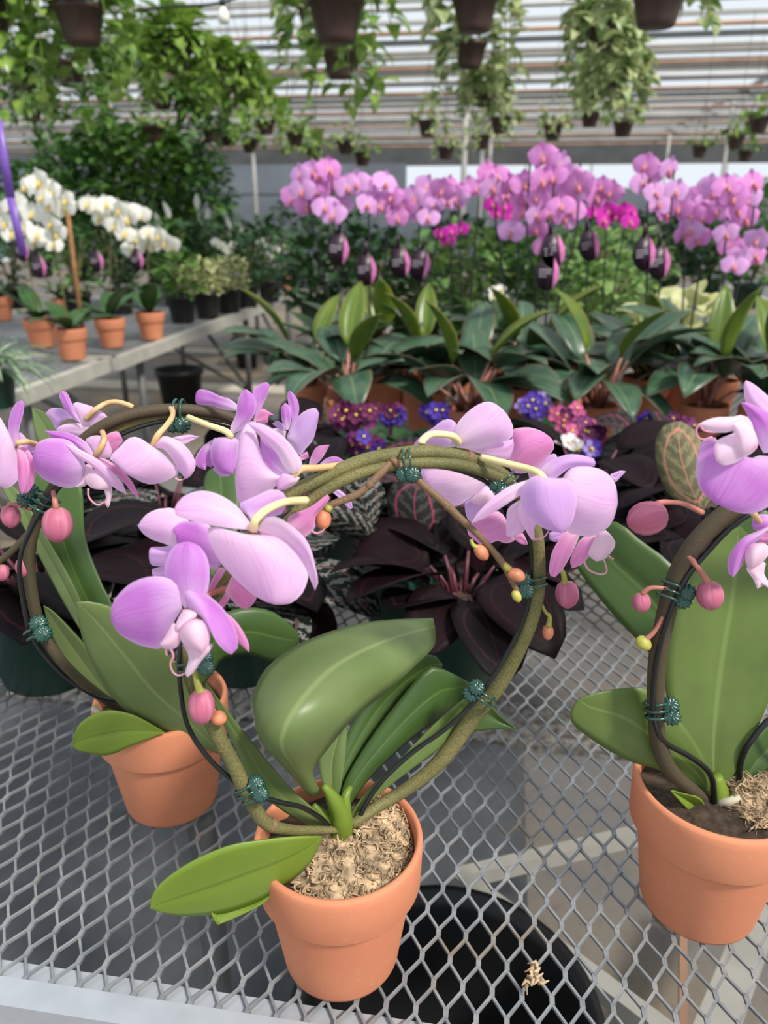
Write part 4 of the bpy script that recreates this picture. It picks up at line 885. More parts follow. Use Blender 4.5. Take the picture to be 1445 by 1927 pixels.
# ---- floor buckets
def bucket(px, py, Y, r, h, label):
    c = Q(px, py, Y); t = thing('nursery_bucket', label, 'bucket', (c.x, Y, 0))
    m = MB(); m.lathe((c.x, Y, 0), [(0, 0), (r * .74, 0), (r * .95, h * .9), (r * 1.03, h * .9), (r * 1.04, h), (r * .96, h), (r * .72, .02), (0, .02)], 32); m.build('bucket_body', M['black_pot'], t)
bucket(336, 690, 5.6, .17, .36, 'black nursery bucket on the floor in front of the bench leg'); bucket(461, 622, 7.55, .125, .37, 'black nursery bucket on the floor farther down the left aisle')

# ---- middle-distance flowers
def far_flower(mats, seed):
    m = MB(); r_ = random.Random(seed)
    def pt(ang, L, W, cup, sh, nn=6):
        rows = []
        for i in range(nn):
            t = i / (nn - 1); w_ = W / 2 * (max(.08, sin(PI * t ** sh) ** .6) if i < nn - 1 else .12); d = Vector((sin(ang), 0, cos(ang))); s = Vector((cos(ang), 0, -sin(ang)))
            rows.append([d * L * t + s * w_ * (2 * j / 4 - 1) + Vector((0, -cup * sin(PI * t) + cup * 1.2 * abs(2 * j / 4 - 1) * t, 0)) for j in range(5)])
        m.grid(rows, [[(j / 4, i / (nn - 1)) for j in range(5)] for i in range(nn)])
    pt(0, .042, .034, -.006, .85)
    for s in (-1, 1): pt(s * rad(128 + r_.uniform(-8, 8)), .038, .026, -.004, .8)
    m.v = [(x, y + .003, z) for x, y, z in m.v]
    for s in (-1, 1): pt(s * rad(78 + r_.uniform(-8, 8)), .046, .056, r_.uniform(.001, .008), .75)
    m.m = 1
    b = len(m.v); m.tube([(0, 0, -.002), (0, -.008, -.004), (0, -.012, -.010), (0, -.012, -.018), (0, -.007, -.022)], [.003, .006, .0065, .005, .001], 8)
    return m.mesh('flower', mats)
def flower_set(a, b): return [far_flower([M[a], M[b]], i) for i in range(3)]
FS = {'pink': flower_set('far_pink', 'throat'), 'lilac': flower_set('far_lilac', 'throat'), 'magenta': flower_set('far_magenta', 'throat'), 'white': flower_set('far_white', 'throat_w')}
def place_flower(par, kind, p, sc=1, yaw=None, sd=None):
    o = bpy.data.objects.new('flower', rng.choice(FS[kind])); C.objects.link(o)
    o.parent = par; o.matrix_parent_inverse = Matrix.Translation(-Vector(par.location))
    o.location = p; o.rotation_euler = (rng.uniform(-.35, .35), rng.uniform(-.3, .3), rng.uniform(-.7, .7) if yaw is None else yaw); o.scale = (sc,) * 3; return o
def plant_tag(par, px, py, Y, h=.112, tilt=0):
    c = Q(px, py, Y); m = MB(); n = 28; e1 = Vector((cos(tilt), 0, sin(tilt))); e2 = Vector((-sin(tilt), 0, cos(tilt)))
    def disc(rx, rz, off, x0, x1, mt, y):
        m.m = mt; ring = []
        for i in range(n):
            q = 2 * PI * i / n; z = sin(q); x = cos(q) * (1 - .35 * max(0, z)); x = max(x0, min(x1, x)); ring.append(c + e1 * x * rx + e2 * z * rz + Vector((0, y, 0)))
        f = [m.vert(p) for p in ring]; g = [m.vert(p + Vector((0, .0012, 0))) for p in ring]
        m.face(*f); m.face(*g[::-1])
        for i in range(n): m.face(f[i], g[i], g[(i + 1) % n], f[(i + 1) % n])
    disc(.037, h / 2, 0, -1, 1, 0, 0); disc(.0365, h / 2 * .98, 0, .5, 1, 1, -.0014)
    m.m = 2
    for k in range(3):
        a = c + e1 * (-.026) + e2 * (.006 - k * .009) + Vector((0, -.0022, 0)); pts = [a + e1 * .0028 * i + e2 * (.0016 if i % 2 else -.0016) for i in range(14 if k < 2 else 9)]; m.tube(pts, .0009, 4)
    m.m = 0; m.tube([c + e2 * h / 2 * .9, c + e2 * (h / 2 + .03)], .006, 6)
    m.build('plant_tag', [M['tag_dark'], M['tag_pink'], M['tag_white']], par)
def strap_leaves(par, base, n, L, W, seed, mat='strap', el=(.5, 1.25)):
    r_ = random.Random(seed); m = MB(); a0 = r_.uniform(0, 6)
    for i in range(n):
        leaf3d(m, base + Vector((0, 0, .0)), a0 + i * 2.4 + r_.uniform(-.3, .3), r_.uniform(*el), L * r_.uniform(.75, 1.1), W * r_.uniform(.8, 1.1), r_.uniform(.4, 1.1), 'oval', .3, n=8, m=5)
    m.build('foliage', M[mat], par, solid=.001)
POTS = {}
def add_pot(par, kind, r, h, loc, mat):
    k = (kind, r, h, mat)
    if k not in POTS: POTS[k] = (pot_mesh(kind, r, h).mesh('pot', M[mat]), soil(r * .88, h * .86, 1, .003, 20).mesh('growing_medium', M['moss_dark']))
    for nm, me in zip(('pot', 'growing_medium'), POTS[k]):
        o = bpy.data.objects.new(nm, me); C.objects.link(o); o.parent = par; o.matrix_parent_inverse = Matrix.Translation(-Vector(par.location)); o.location = loc
def far_orchid(label, bx, Y, kind, fl, tags, grp, pot=True, scl=1, leaves=5, stakes=2, stem_x=None, pot_r=.075, Yf=None):
    bz = TOP; base = Vector((Q(bx, 500, Y).x, Y, bz)); t = thing('moth_orchid', label, 'orchid', base, grp)
    add_pot(t, 'terra', pot_r, pot_r * 1.9, base, 'terra')
    strap_leaves(t, base + Vector((0, 0, pot_r * 1.8)), leaves, .30 if kind != 'white' else .27, .095, int(bx * 7), 'strap')
    m = MB(); top = []
    P = [Q(f[0], f[1], Y + rng.uniform(-.06, .06)) for f in fl]
    cx = sum(p.x for p in P) / len(P); zmax = max(p.z for p in P); zmin = min(p.z for p in P)
    nst = stakes
    for i in range(nst):
        xo = (i - (nst - 1) / 2) * .03; a = base + Vector((xo * .5, 0, pot_r * 1.7)); x_ = cx + (xo * 2.5)
        m.tube(catmull([a, a.lerp(Vector((x_, Y, zmax)), .5), Vector((x_, Y, zmin + .02)), Vector((x_, Y + .02, zmax - .01))], 12), [.0035, .003], 6)
    m.build('flower_stem', M['stem'] if kind == 'white' else M['stake'], t)
    for p in P: place_flower(t, 'pink' if kind == 'mix' and rng.random() < .5 else ('lilac' if kind == 'mix' else kind), p, scl * (1.3 if kind == 'white' else 1) * rng.uniform(.9, 1.1))
    for tg in tags: plant_tag(t, tg[0], tg[1], Y - .05, tilt=tg[2] if len(tg) > 2 else 0)
    return t
gp = 'pink orchids standing behind the dark leaved plants'
far_orchid('dense ball of pink orchid blooms, leftmost of the pink orchids', 640, 2.7, 'mix', [(600, 332), (632, 350), (568, 358), (612, 390), (576, 388), (645, 385), (655, 352), (588, 322), (552, 372), (628, 405), (598, 365), (565, 330), (620, 320)], [(636, 467, -.1)], gp)
far_orchid('pink orchid next right of the leftmost ball of blooms', 700, 2.75, 'mix', [(688, 350), (725, 345), (672, 345), (715, 388), (738, 372), (700, 372), (760, 392), (748, 410), (690, 385)], [(688, 506)], gp)
far_orchid('pink orchid with two dark tags hanging side by side', 780, 2.8, 'mix', [(800, 352), (778, 372), (790, 400), (832, 358), (848, 352), (815, 388), (760, 378), (840, 378), (806, 410), (858, 372)], [(752, 492, .1), (790, 496, -.15)], gp)
far_orchid('small pink orchid in the gap left of the tallest one', 880, 3.0, 'mix', [(880, 350), (897, 356), (868, 362), (858, 382), (912, 350)], [], gp, scl=.9)
far_orchid('tallest pink orchid, blooms heaped in the middle', 1035, 2.5, 'mix', [(1022, 295), (1052, 312), (1072, 332), (1042, 335), (1075, 362), (1010, 372), (988, 348), (1056, 388), (1035, 402), (1088, 348), (1020, 340), (1062, 410), (1008, 405), (1020, 462), (1075, 395), (1050, 362)], [(1030, 512), (1040, 470, .2)], gp, stakes=3)
far_orchid('pink orchid with two low blooms left of the tallest one', 975, 2.6, 'mix', [(936, 332), (925, 352), (962, 350), (915, 325), (962, 436), (1010, 432), (985, 400), (950, 370), (985, 375)], [], gp)
far_orchid('pink orchid with open pale blooms right of the tallest one', 1110, 2.8, 'mix', [(1132, 352), (1108, 372), (1100, 345), (1122, 372), (1150, 362)], [(1108, 460, .2)], gp, stakes=1)
far_orchid('magenta orchid low between the pink ones', 850, 3.4, 'magenta', [(850, 436), (830, 440), (868, 432), (842, 452)], [], gp, scl=.8, stakes=1)
far_orchid('magenta orchid right of the tallest pink one', 1150, 3.2, 'magenta', [(1122, 402), (1145, 396), (1160, 406), (1186, 418), (1174, 400), (1135, 415), (1190, 402)], [], gp, scl=.95)
far_orchid('magenta orchid peeping out behind the pink blooms', 940, 3.1, 'magenta', [(934, 402), (950, 388), (962, 408), (928, 384)], [], gp, scl=.85, stakes=1)
far_orchid('pink orchid with upright sprays, first of the right hand trio', 1240, 2.6, 'mix', [(1215, 312), (1210, 345), (1232, 362), (1258, 320), (1240, 384), (1272, 360), (1250, 402), (1278, 392), (1225, 330)], [(1212, 475, .1), (1240, 492, .1)], gp)
far_orchid('pink orchid in the middle of the right hand trio', 1310, 2.65, 'mix', [(1290, 382), (1312, 372), (1332, 386), (1300, 432), (1322, 404), (1345, 362), (1285, 440), (1352, 396), (1300, 405), (1312, 448), (1335, 350)], [], gp)
far_orchid('pink orchid with a drooping spray at the right edge', 1380, 2.55, 'mix', [(1368, 352), (1386, 396), (1402, 412), (1416, 346), (1376, 466), (1392, 482), (1366, 440), (1424, 452), (1420, 482), (1404, 376), (1380, 372), (1382, 500)], [], gp)

# ---- white orchids on the left bench
gw = 'white orchids on the left bench'
def on_bench(px, py): p = G(px, py, TOP); return p
def white(label, px, py, fl, tags, sd, tagd=0):
    b = on_bench(px, py); return far_orchid(label, px, b.y, 'white', fl, tags, gw, pot_r=.078, stakes=1)
white('white orchid at the front corner of the left bench', 113, 676, [(75, 350), (50, 352), (100, 362), (120, 392), (95, 420), (105, 440), (80, 372), (60, 402), (75, 340), (90, 388), (125, 378)], [(72, 500)], 1)
white('white orchid with gold throats beside the front corner one', 56, 653, [(20, 388), (10, 420), (45, 430), (70, 442), (30, 380), (40, 408), (65, 455), (100, 460), (0, 395), (22, 440)], [(40, 470)], 2)
white('white orchid with a dark leaf drooping over its clay pot', 193, 653, [(178, 390), (200, 385), (225, 395), (245, 402), (190, 410), (215, 425), (242, 412), (165, 385), (208, 405)], [(181, 490)], 3)
white('white orchid whose arching spray ends over green leaves', 272, 638, [(235, 440), (255, 450), (275, 455), (290, 462), (250, 470), (280, 440), (322, 462), (300, 445), (264, 405), (310, 455)], [(257, 488)], 4)
t = thing('clay_pot', 'clay pot of green leaves cut by the left edge on the left bench', 'potted plant', on_bench(6, 602)); add_pot(t, 'terra', .078, .148, t.location, 'terra'); strap_leaves(t, Vector(t.location) + Vector((0, 0, .14)), 7, .2, .06, 5)
b = on_bench(120, 600); t = thing('clay_pot', 'clay pot half hidden behind the white orchids', 'potted plant', b); add_pot(t, 'terra', .07, .13, b, 'terra'); strap_leaves(t, b + Vector((0, 0, .12)), 6, .2, .06, 6)
m = MB(); m.tube([Q(122, 362, 3.9), Q(160, 654, 3.9)], .011, 8); tag(m.build('bamboo_stake', M['bamboo']), 'brown bamboo stake leaning between the white orchids', 'stake')
m = MB(); m.beam(Q(-6, 225, 2.7), Q(20, 372, 2.7), .03, .006, Vector((0, 1, 0))); m.beam(Q(20, 372, 2.7), Q(44, 480, 2.7), .026, .006, Vector((0, 1, 0)))
tag(m.build('purple_stake', plain('purple_plastic', (120, 84, 176), .4)), 'flat purple plastic stake leaning at the left edge', 'stake')
# spider plant
b = G(-30, 742, TOP); b.y = max(b.y, 2.6); b = Vector((Q(-12, 700, 2.75).x, 2.75, TOP)); t = thing('spider_plant', 'spider plant with thin striped leaves at the left edge', 'potted plant', b); add_pot(t, 'plastic', .07, .12, b, 'green_pot')
m = MB()
for i in range(60): leaf3d(m, b + Vector((0, 0, .12)), rng.uniform(0, 2 * PI), rng.uniform(.4, 1.4), rng.uniform(.16, .3), .014, rng.uniform(1.2, 2.4), 'strap', .3, n=8, m=3)
m.build('foliage', M['spider'], t)
def bush(name, label, cat, base, w_, h_, n, L, W, mat, shape='oval', seed=0, pot=None, grp=None, blooms=None, z0=None):
    base = Vector(base); t = thing(name, label, cat, base, grp); r_ = random.Random(seed); zb = 0
    if pot: add_pot(t, pot[0], pot[1], pot[2], base, pot[3]); zb = pot[2] * .9
    m = MB()
    for i in range(n):
        a = r_.uniform(0, 2 * PI); q = r_.random() ** .5; hh = r_.random()
        rr_ = w_ / 2 * q * (sin(PI * (.15 + .75 * hh)) ** .6)
        p = base + Vector((cos(a) * rr_, sin(a) * rr_, zb + h_ * hh))
        leaf3d(m, p, a + r_.uniform(-.8, .8), r_.uniform(-.3, 1.2), L * r_.uniform(.7, 1.2), W * r_.uniform(.8, 1.2), r_.uniform(.3, 1.1), shape, .25, r_.uniform(-.5, .5), n=5, m=3)
    m.build('foliage', M[mat], t)
    m = MB()
    for i in range(7):
        a = r_.uniform(0, 6.28); m.tube([base + Vector((0, 0, zb * .8)), base + Vector((cos(a) * w_ * .12, sin(a) * w_ * .12, zb + h_ * .4)), base + Vector((cos(a) * w_ * .3, sin(a) * w_ * .3, zb + h_ * .8))], [.006, .003], 5)
    m.build('stem', M['stem'], t)
    if blooms:
        kind, pts, s_, Y_ = blooms
        for (x, y) in pts: place_flower(t, kind, Q(x, y, base.y + Y_), s_)
    return t
def bb(px, py): return on_bench(px, py)
# hedge of tall shrubs far left
for i, (px, Y, hh, lb, mt) in enumerate(((60, 8.8, .95, 'dark green shrub at the left end of the far hedge', 'bg_mid'), (140, 8.2, 1.15, 'tall leafy shrub, second from the left in the far hedge', 'bg_mid'), (215, 8.0, 1.25, 'tallest leafy shrub of the far hedge', 'bg_mid'), (292, 7.8, 1.22, 'leafy shrub just right of the tallest in the far hedge', 'bg_leaf'), (362, 8.0, 1.15, 'leafy shrub at the right end of the far hedge', 'bg_mid'))):
    bush('hedge_shrub', lb, 'shrub', Vector((Q(px, 400, Y).x, Y, TOP)), .80, hh, 950, .13, .065, mt, 'oval', i + 3, ('plastic', .14, .2, 'black_pot'), 'tall shrubs far left')
gl = 'foliage plants on the left bench'
for i, (px, py, w_, h_, lb, mt, n_, bl) in enumerate((
    (345, 606, .30, .25, 'bushy green plant beside the last white orchid', 'bg_leaf', 160, None), (392, 598, .34, .22, 'round cream leaved shrub in a black pot, the left one', 'bg_cream', 420, None), (432, 588, .32, .22, 'round cream leaved shrub in a black pot, the right one', 'bg_cream', 380, None),
    (466, 578, .34, .34, 'dark leaved plant in a black pot behind the cream shrubs', 'bg_dark', 240, [(415, 462), (425, 468), (432, 474), (405, 456), (440, 462)]), (508, 568, .42, .40, 'dark leaved plant with white blooms at the end of the left bench', 'bg_dark', 300, [(490, 455), (505, 465), (520, 470), (535, 460), (515, 482), (498, 478), (540, 478), (528, 492)]),
    (400, 560, .42, .44, 'dark green plant behind the cream shrubs', 'bg_dark', 240, [(352, 452), (338, 460), (360, 462)]), (330, 575, .38, .46, 'green plant behind the last white orchid', 'bg_mid', 220, None), (230, 590, .4, .5, 'dark green plant behind the middle white orchids', 'bg_dark', 240, None),
    (150, 600, .4, .44, 'green plant behind the bamboo stake', 'bg_mid', 220, None), (30, 580, .5, .5, 'green plant behind the white orchids at the left edge', 'bg_dark', 240, None))):
    b = bb(px, py); bush('potted_shrub' if mt == 'bg_cream' else 'foliage_plant', lb, 'potted plant', b, w_, h_, n_, .06 if mt != 'bg_cream' else .035, .035 if mt != 'bg_cream' else .02, mt, 'oval', i + 40, ('plastic', .095, .17, 'black_pot'), gl, ('white', bl, .8, -.1) if bl else None)
b = bb(540, 545); t = thing('clay_pot', 'small bright clay pot past the end of the left bench', 'potted plant', b); add_pot(t, 'terra', .055, .12, b, 'terra'); strap_leaves(t, b + Vector((0, 0, .1)), 6, .12, .04, 61, 'bg_light')
# peace lilies
for i, (px, Y, sp_, lb) in enumerate(((330, 6.3, [(300, 420), (318, 400)], 'peace lily with small white spathes behind the white orchids'), (400, 7.4, [(392, 405), (372, 380), (384, 425), (432, 422)], 'peace lily with the largest upright white spathe'), (480, 7.9, [(470, 440), (505, 452), (452, 430)], 'peace lily beside the grey wall patch'))):
    b = Vector((Q(px, 500, Y).x, Y, TOP)); t = bush('peace_lily', lb, 'potted plant', b, .55, .42, 160, .2, .06, 'bg_dark', 'lance', 80 + i, ('plastic', .1, .17, 'green_pot'))
    for (x, y) in sp_:
        m = MB(); p = Q(x, y + 16, Y - .1); leaf3d(m, p, rng.uniform(-2.2, -.9), 1.35, .15, .06, .25, 'lance', .5, n=7, m=5); m.tube([p, p - Vector((0, 0, .12)), Vector((b.x, b.y, p.z - .25))], .004, 5); m.build('spathe', M['far_white'], t)
# greens behind the pink orchids
gm = 'green plants behind the pink orchids'
for i, (px, Y, w_, h_, lb, mt, n_) in enumerate((
    (590, 4.9, .5, .40, 'dark green plant at the left end of the middle bench', 'bg_dark', 260), (690, 4.7, .5, .42, 'dark green plant behind the second pink orchid', 'bg_dark', 260), (790, 4.9, .5, .38, 'mid green plant behind the pair of dark tags', 'bg_mid', 260),
    (890, 4.5, .55, .44, 'bright green begonia left of the tallest orchid stakes', 'bg_light', 300), (985, 4.6, .5, .42, 'bright begonia directly behind the tallest orchid', 'bg_mid', 300), (1095, 4.3, .55, .44, 'light green begonia right of the tallest orchid stakes', 'bg_light', 320),
    (1175, 4.5, .5, .42, 'light green begonia under the magenta orchid', 'bg_light', 300), (1140, 3.75, .4, .30, 'low bright green plant in front of the begonias', 'bg_light', 240), (1010, 5.8, .7, .50, 'dark green plant farther back on the middle bench', 'bg_dark', 300), (860, 6.2, .7, .48, 'dark green plant far back left of centre', 'bg_dark', 300),
    (640, 7.5, .8, .55, 'dark shrub far back left of the pink orchids', 'bg_dark', 320), (560, 8.4, .7, .6, 'dark shrub beside the far posts', 'bg_dark', 300), (1150, 6.6, .8, .52, 'dark shrub far back right of centre', 'bg_dark', 320))):
    z = TOP if Y < 8.6 else TOP
    bush('foliage_plant', lb, 'potted plant', Vector((Q(px, 500, Y).x, Y, z)), w_, h_, n_, .09, .055, mt, 'heart' if mt == 'bg_light' else 'oval', 100 + i, ('plastic', .1, .15, 'green_pot'), gm)
for i, (px, Y, w_, h_, lb, mt) in enumerate(((1255, 6.6, .7, .55, 'dark green shrub on the right bench nearest the middle', 'bg_dark'), (1335, 6.2, .7, .6, 'dark green shrub on the right bench behind the right orchids', 'bg_dark'), (1415, 5.9, .7, .66, 'olive green shrub on the right bench at the picture edge', 'bg_mid'), (1385, 8.6, .9, .85, 'tall green shrub at the far end of the right bench', 'bg_mid'), (1300, 9.0, .8, .70, 'green shrub far back behind the right trio of orchids', 'bg_mid'))):
    bush('foliage_plant', lb, 'potted plant', Vector((Q(px, 500, Y).x, Y, TOP)), w_, h_, 320, .1, .05, mt, 'oval', 130 + i, ('plastic', .11, .17, 'green_pot'), 'green plants on the right bench')
for i, (px, py) in enumerate(((1345, 563), (1378, 575), (1320, 548))):
    b = G(px, py, TOP); t = thing('plastic_pot', ('empty teal plastic pot on the right bench, middle one', 'empty teal plastic pot on the right bench, nearest', 'empty teal plastic pot on the right bench, farthest')[i], 'pot', b, 'teal pots on the right bench')
    m = pot_mesh('plastic', .07, .07); M.setdefault('teal', plain('teal_plastic', (30, 110, 104), .4)); moved(m, b).build('pot_body', M['teal'], t)

# ---- aglaonemas
def aglaonema(label, px, Y, seed, n=15, newl=2, h=.12, dirs=None):
    b = Vector((Q(px, 700, Y).x, Y, TOP)); t = thing('aglaonema', label, 'potted plant', b, 'aglaonemas with pink stems'); add_pot(t, 'terra', .07, .13, b, 'terra')
    r_ = random.Random(seed); old = MB(); new = MB(); st = MB(); a0 = r_.uniform(0, 6)
    for i in range(n + newl):
        isnew = i >= n; a = a0 + i * 2.39996; q = i / (n + newl)
        e = 1.25 if isnew else 1.25 - r_.uniform(.1, .5)
        root = b + Vector((r_.uniform(-.02, .02), r_.uniform(-.02, .02), .115)); Ls = (.06 + h * (.25 + .75 * q)) * r_.uniform(.85, 1.1)
        d = Vector((cos(a) * cos(e), sin(a) * cos(e), sin(e))); tip = root + d * Ls
        st.tube([root, root.lerp(tip, .5) + Vector((0, 0, .008)), tip], [.0075, .004], 6)
        leaf3d(new if isnew else old, tip, a, (1.25 + r_.uniform(-.3, .2)) if isnew else r_.uniform(.2, 1.15), (.21 if isnew else .25) * r_.uniform(.85, 1.15), (.085 if isnew else .115) * r_.uniform(.85, 1.15), .5 if isnew else r_.uniform(.7, 1.4), 'lance', .45 if isnew else .2, r_.uniform(-.25, .25), n=8, m=5)
    st.build('stems', M['aglo_stem'], t); old.build('foliage', M['aglo'], t, solid=.001, label='dark blue green leaves with pink edges'); new.build('new_leaves', M['aglo_new'], t, solid=.001, label='olive yellow young leaves')
for i, a in enumerate((('aglaonema at the left end of the row of pink stemmed plants', 575, 2.55), ('aglaonema with a big curled olive leaf, second from left', 655, 2.25), ('aglaonema with an upright yellow green leaf above the rest', 800, 2.45), ('aglaonema below the two dark orchid tags', 885, 2.2), ('aglaonema directly below the tallest pink orchid', 985, 2.5),
                       ('aglaonema with two upright olive leaves right of centre', 1125, 2.25), ('aglaonema between the right hand pair of aglaonemas', 1225, 2.6), ('aglaonema with a twisted olive leaf at the right', 1335, 2.25), ('aglaonema cut by the right edge of the picture', 1450, 2.2), ('small aglaonema in the gap behind the second one', 725, 2.75))):
    aglaonema(a[0], a[1], a[2], 11 + i * 3)
bush('kalanchoe', 'small plant with a cream flower head between the aglaonemas', 'potted plant', Vector((Q(935, 560, 3.1).x, 3.1, TOP)), .22, .2, 90, .07, .05, 'bg_dark', 'oval', 71, ('terra', .06, .11, 'terra'), None, ('white', [(930, 548), (942, 545), (936, 556), (945, 562), (928, 560)], .55, -.05))
bush('pale_leaved_plant', 'pale jade leaved plant in front of the right bench', 'potted plant', Vector((Q(1275, 620, 2.9).x, 2.9, TOP)), .34, .26, 60, .12, .09, 'bg_cream', 'oval', 72, ('terra', .06, .11, 'terra'))

# ---- African violets
def tiny_flower(mat, mat2, s=1):
    m = MB()
    for k in range(5):
        a = 2 * PI * k / 5; d = Vector((cos(a), 0, sin(a))); e = Vector((-sin(a), 0, cos(a)))
        m.grid([[d * .002, d * .002, d * .002]] + [[d * r_ - e * w_ + Vector((0, -.001, 0)), d * r_ + Vector((0, .001, 0)), d * r_ + e * w_ + Vector((0, -.001, 0))] for r_, w_ in ((.007, .005), (.011, .006), (.0145, .003))])
    m.m = 1; m.tube([(0, 0, 0), (0, -.004, 0)], .0022, 6); return m.mesh('blossom', [mat, mat2])
VC = {'maroon': (88, 22, 66), 'violet': (62, 38, 138), 'lilac': (140, 118, 184), 'rose': (190, 84, 134), 'white': (216, 210, 214), 'plum': (104, 42, 96)}
M['anther'] = plain('anther', (236, 208, 80), .5)
VM = {k: tiny_flower(pet_far('violet_' + k, v, tuple(min(255, x + 22) for x in v), v, .15), M['anther']) for k, v in VC.items()}
def violet(label, px, py, col, Y, n=16, spread=34, col2=None, sq=.55):
    b = Vector((Q(px, py, Y).x, Y, TOP)); t = thing('african_violet', label, 'potted plant', b, 'African violets in bloom'); add_pot(t, 'plastic', .055, .085, b, 'green_pot')
    m = MB(); r_ = random.Random(px)
    c = Q(px, py, Y); zt = c.z - .035
    for i in range(16):
        a = i * 2.4; leaf3d(m, Vector((b.x, b.y, zt - .03)), a, r_.uniform(.15, .7), r_.uniform(.07, .10), .055, .7, 'round', .15, n=6, m=5)
    m.build('foliage', M['bg_dark'], t)
    m = MB(); m.tube([b + Vector((0, 0, .07)), Vector((b.x, b.y, zt + .01))], .006, 6); m.build('stem', M['cal_stem'], t)
    for i in range(n):
        a = r_.uniform(0, 6.28); q = spread * math.sqrt(r_.random()); p = Q(px + cos(a) * q, py + sin(a) * q * sq, Y + r_.uniform(-.05, .03))
        o = bpy.data.objects.new('blossom', VM[col2 if col2 and r_.random() < .4 else col]); C.objects.link(o); o.parent = t; o.matrix_parent_inverse = Matrix.Translation(-b)
        o.location = p; o.rotation_euler = (r_.uniform(-.9, .1), r_.uniform(0, 1), r_.uniform(-.6, .6)); s_ = r_.uniform(1.2, 1.6); o.scale = (s_,) * 3
violet('maroon African violet left of the hoop top', 672, 785, 'maroon', 1.75, 26, 44, 'plum'); violet('deep purple African violet just above the stems', 690, 838, 'maroon', 1.6, 16, 32, 'violet'); violet('blue violet African violet beside the domed bloom', 822, 784, 'violet', 1.8, 12, 26)
violet('pale lilac African violet at the back of the right group', 1008, 765, 'lilac', 1.95, 18, 30, 'violet'); violet('rose pink African violet in the right group', 1078, 785, 'rose', 1.85, 20, 36, 'plum'); violet('plum and pink African violet in the right group', 1100, 815, 'plum', 1.75, 20, 36, 'rose')
violet('white African violet in the right group', 1075, 842, 'white', 1.65, 14, 24); violet('blue African violet below the white one', 1112, 850, 'violet', 1.6, 10, 22, 'lilac'); violet('blue violet African violet near the right plant', 1216, 797, 'violet', 1.85, 10, 20); violet('purple African violet behind the right hand violet bloom', 1282, 798, 'plum', 1.9, 12, 32)
violet('purple African violet at the left of the maroon one', 735, 778, 'violet', 1.85, 10, 20, 'maroon')

# ---- calatheas
def calathea(label, x, Y, seed, mats, n=16, L=.17, W=.115, h=.07, pot=(.085, .13), el=(-.1, .65)):
    b = Vector((x, Y, TOP)); t = thing('calathea', label, 'potted plant', b, 'dark leaved calatheas'); add_pot(t, 'plastic', pot[0], pot[1], b, 'green_pot')
    r_ = random.Random(seed); st = MB(); a0 = r_.uniform(0, 6); bs = {k: MB() for k in mats}
    for i in range(n):
        a = a0 + i * 2.39996; q = i / n; e = .55 + q * .75
        root = b + Vector((cos(a) * .02, sin(a) * .02, pot[1] * .85)); ln = h * (.5 + .6 * q) * r_.uniform(.8, 1.2)
        tip = root + Vector((cos(a) * cos(e), sin(a) * cos(e), sin(e))) * ln
        st.tube([root, root.lerp(tip, .5) + Vector((0, 0, .01)), tip], [.004, .0025], 5)
        leaf3d(bs[mats[i % len(mats)]], tip, a, r_.uniform(*el), L * r_.uniform(.8, 1.15), W * r_.uniform(.85, 1.15), r_.uniform(.5, 1.3), 'oval', .18, r_.uniform(-.4, .4), n=9, m=7)
    st.build('stems', M['cal_stem'], t)
    for k in bs: bs[k].build('foliage', M[k], t, solid=.0008)
calathea('dark leaved calathea in a green pot at the left edge behind the hoop', -.51, 1.02, 1, ['cal_plain', 'cal_dark'], 18, .16, .11, .07, (.10, .15))
calathea('black leaved calathea in a green pot right of the left hoop plant', -.215, 1.03, 2, ['cal_plain', 'cal_dark', 'cal_stripe'], 16, .16, .11, .06, (.085, .13), (.0, .7))
calathea('maroon black calathea in the green pot behind the centre leaves', .115, 1.0, 13, ['cal_plain', 'cal_dark', 'cal_plain'], 17, .15, .10, .06, (.082, .15), (.15, .8))
calathea('calathea with pink ringed leaves behind the top of the hoop', .10, 1.40, 4, ['cal_ring', 'cal_dark'], 18, .17, .12, .07)
calathea('striped dark calathea behind the left hoop', -.42, 1.36, 5, ['cal_stripe', 'cal_dark'], 18, .18, .11, .07)
calathea('striped calathea between the two hoops at the back', -.12, 1.42, 6, ['cal_stripe', 'cal_ring', 'cal_dark'], 18, .17, .10, .07)
calathea('black leaved calathea behind the big right bloom', .42, 1.50, 7, ['cal_dark', 'cal_plain'], 18, .17, .12, .09)
calathea('black leaved calathea left of the right hoop stem', .58, 1.32, 8, ['cal_dark', 'cal_plain'], 16, .16, .11, .09)
calathea('dark calathea at the back below the pale lilac violet', .62, 1.66, 9, ['cal_dark', 'cal_ring'], 16, .17, .12, .09)
calathea('dark calathea at the back under the right bloom', .90, 1.50, 10, ['cal_dark', 'cal_plain'], 16, .17, .12, .09)
calathea('black leaved calathea at the back behind the upper centre bloom', -.25, 1.75, 12, ['cal_plain', 'cal_dark'], 16, .17, .11, .07)
b = Vector((.52, 1.18, TOP)); t = thing('calathea', 'calathea with one bronze pink veined leaf beside the right hoop stem', 'potted plant', b, 'dark leaved calatheas'); add_pot(t, 'plastic', .085, .13, b, 'green_pot')
m = MB(); outline(m, PHOTO, [(1322, 965), (1262, 935), (1237, 880), (1234, 830), (1250, 800), (1282, 793), (1312, 815), (1330, 860), (1345, 920)], 5, 1.15, 1.22, .015, 0, 0, .0, n=16, m=9); m.build('leaf', M['cal_bronze'], t, solid=.0008, label='bronze leaf with pink veins')
m = MB(); m.tube([Vector((.52, 1.18, TOP + .11)), Q(1330, 1010, 1.16), Q(1322, 965, 1.15)], .003, 6)
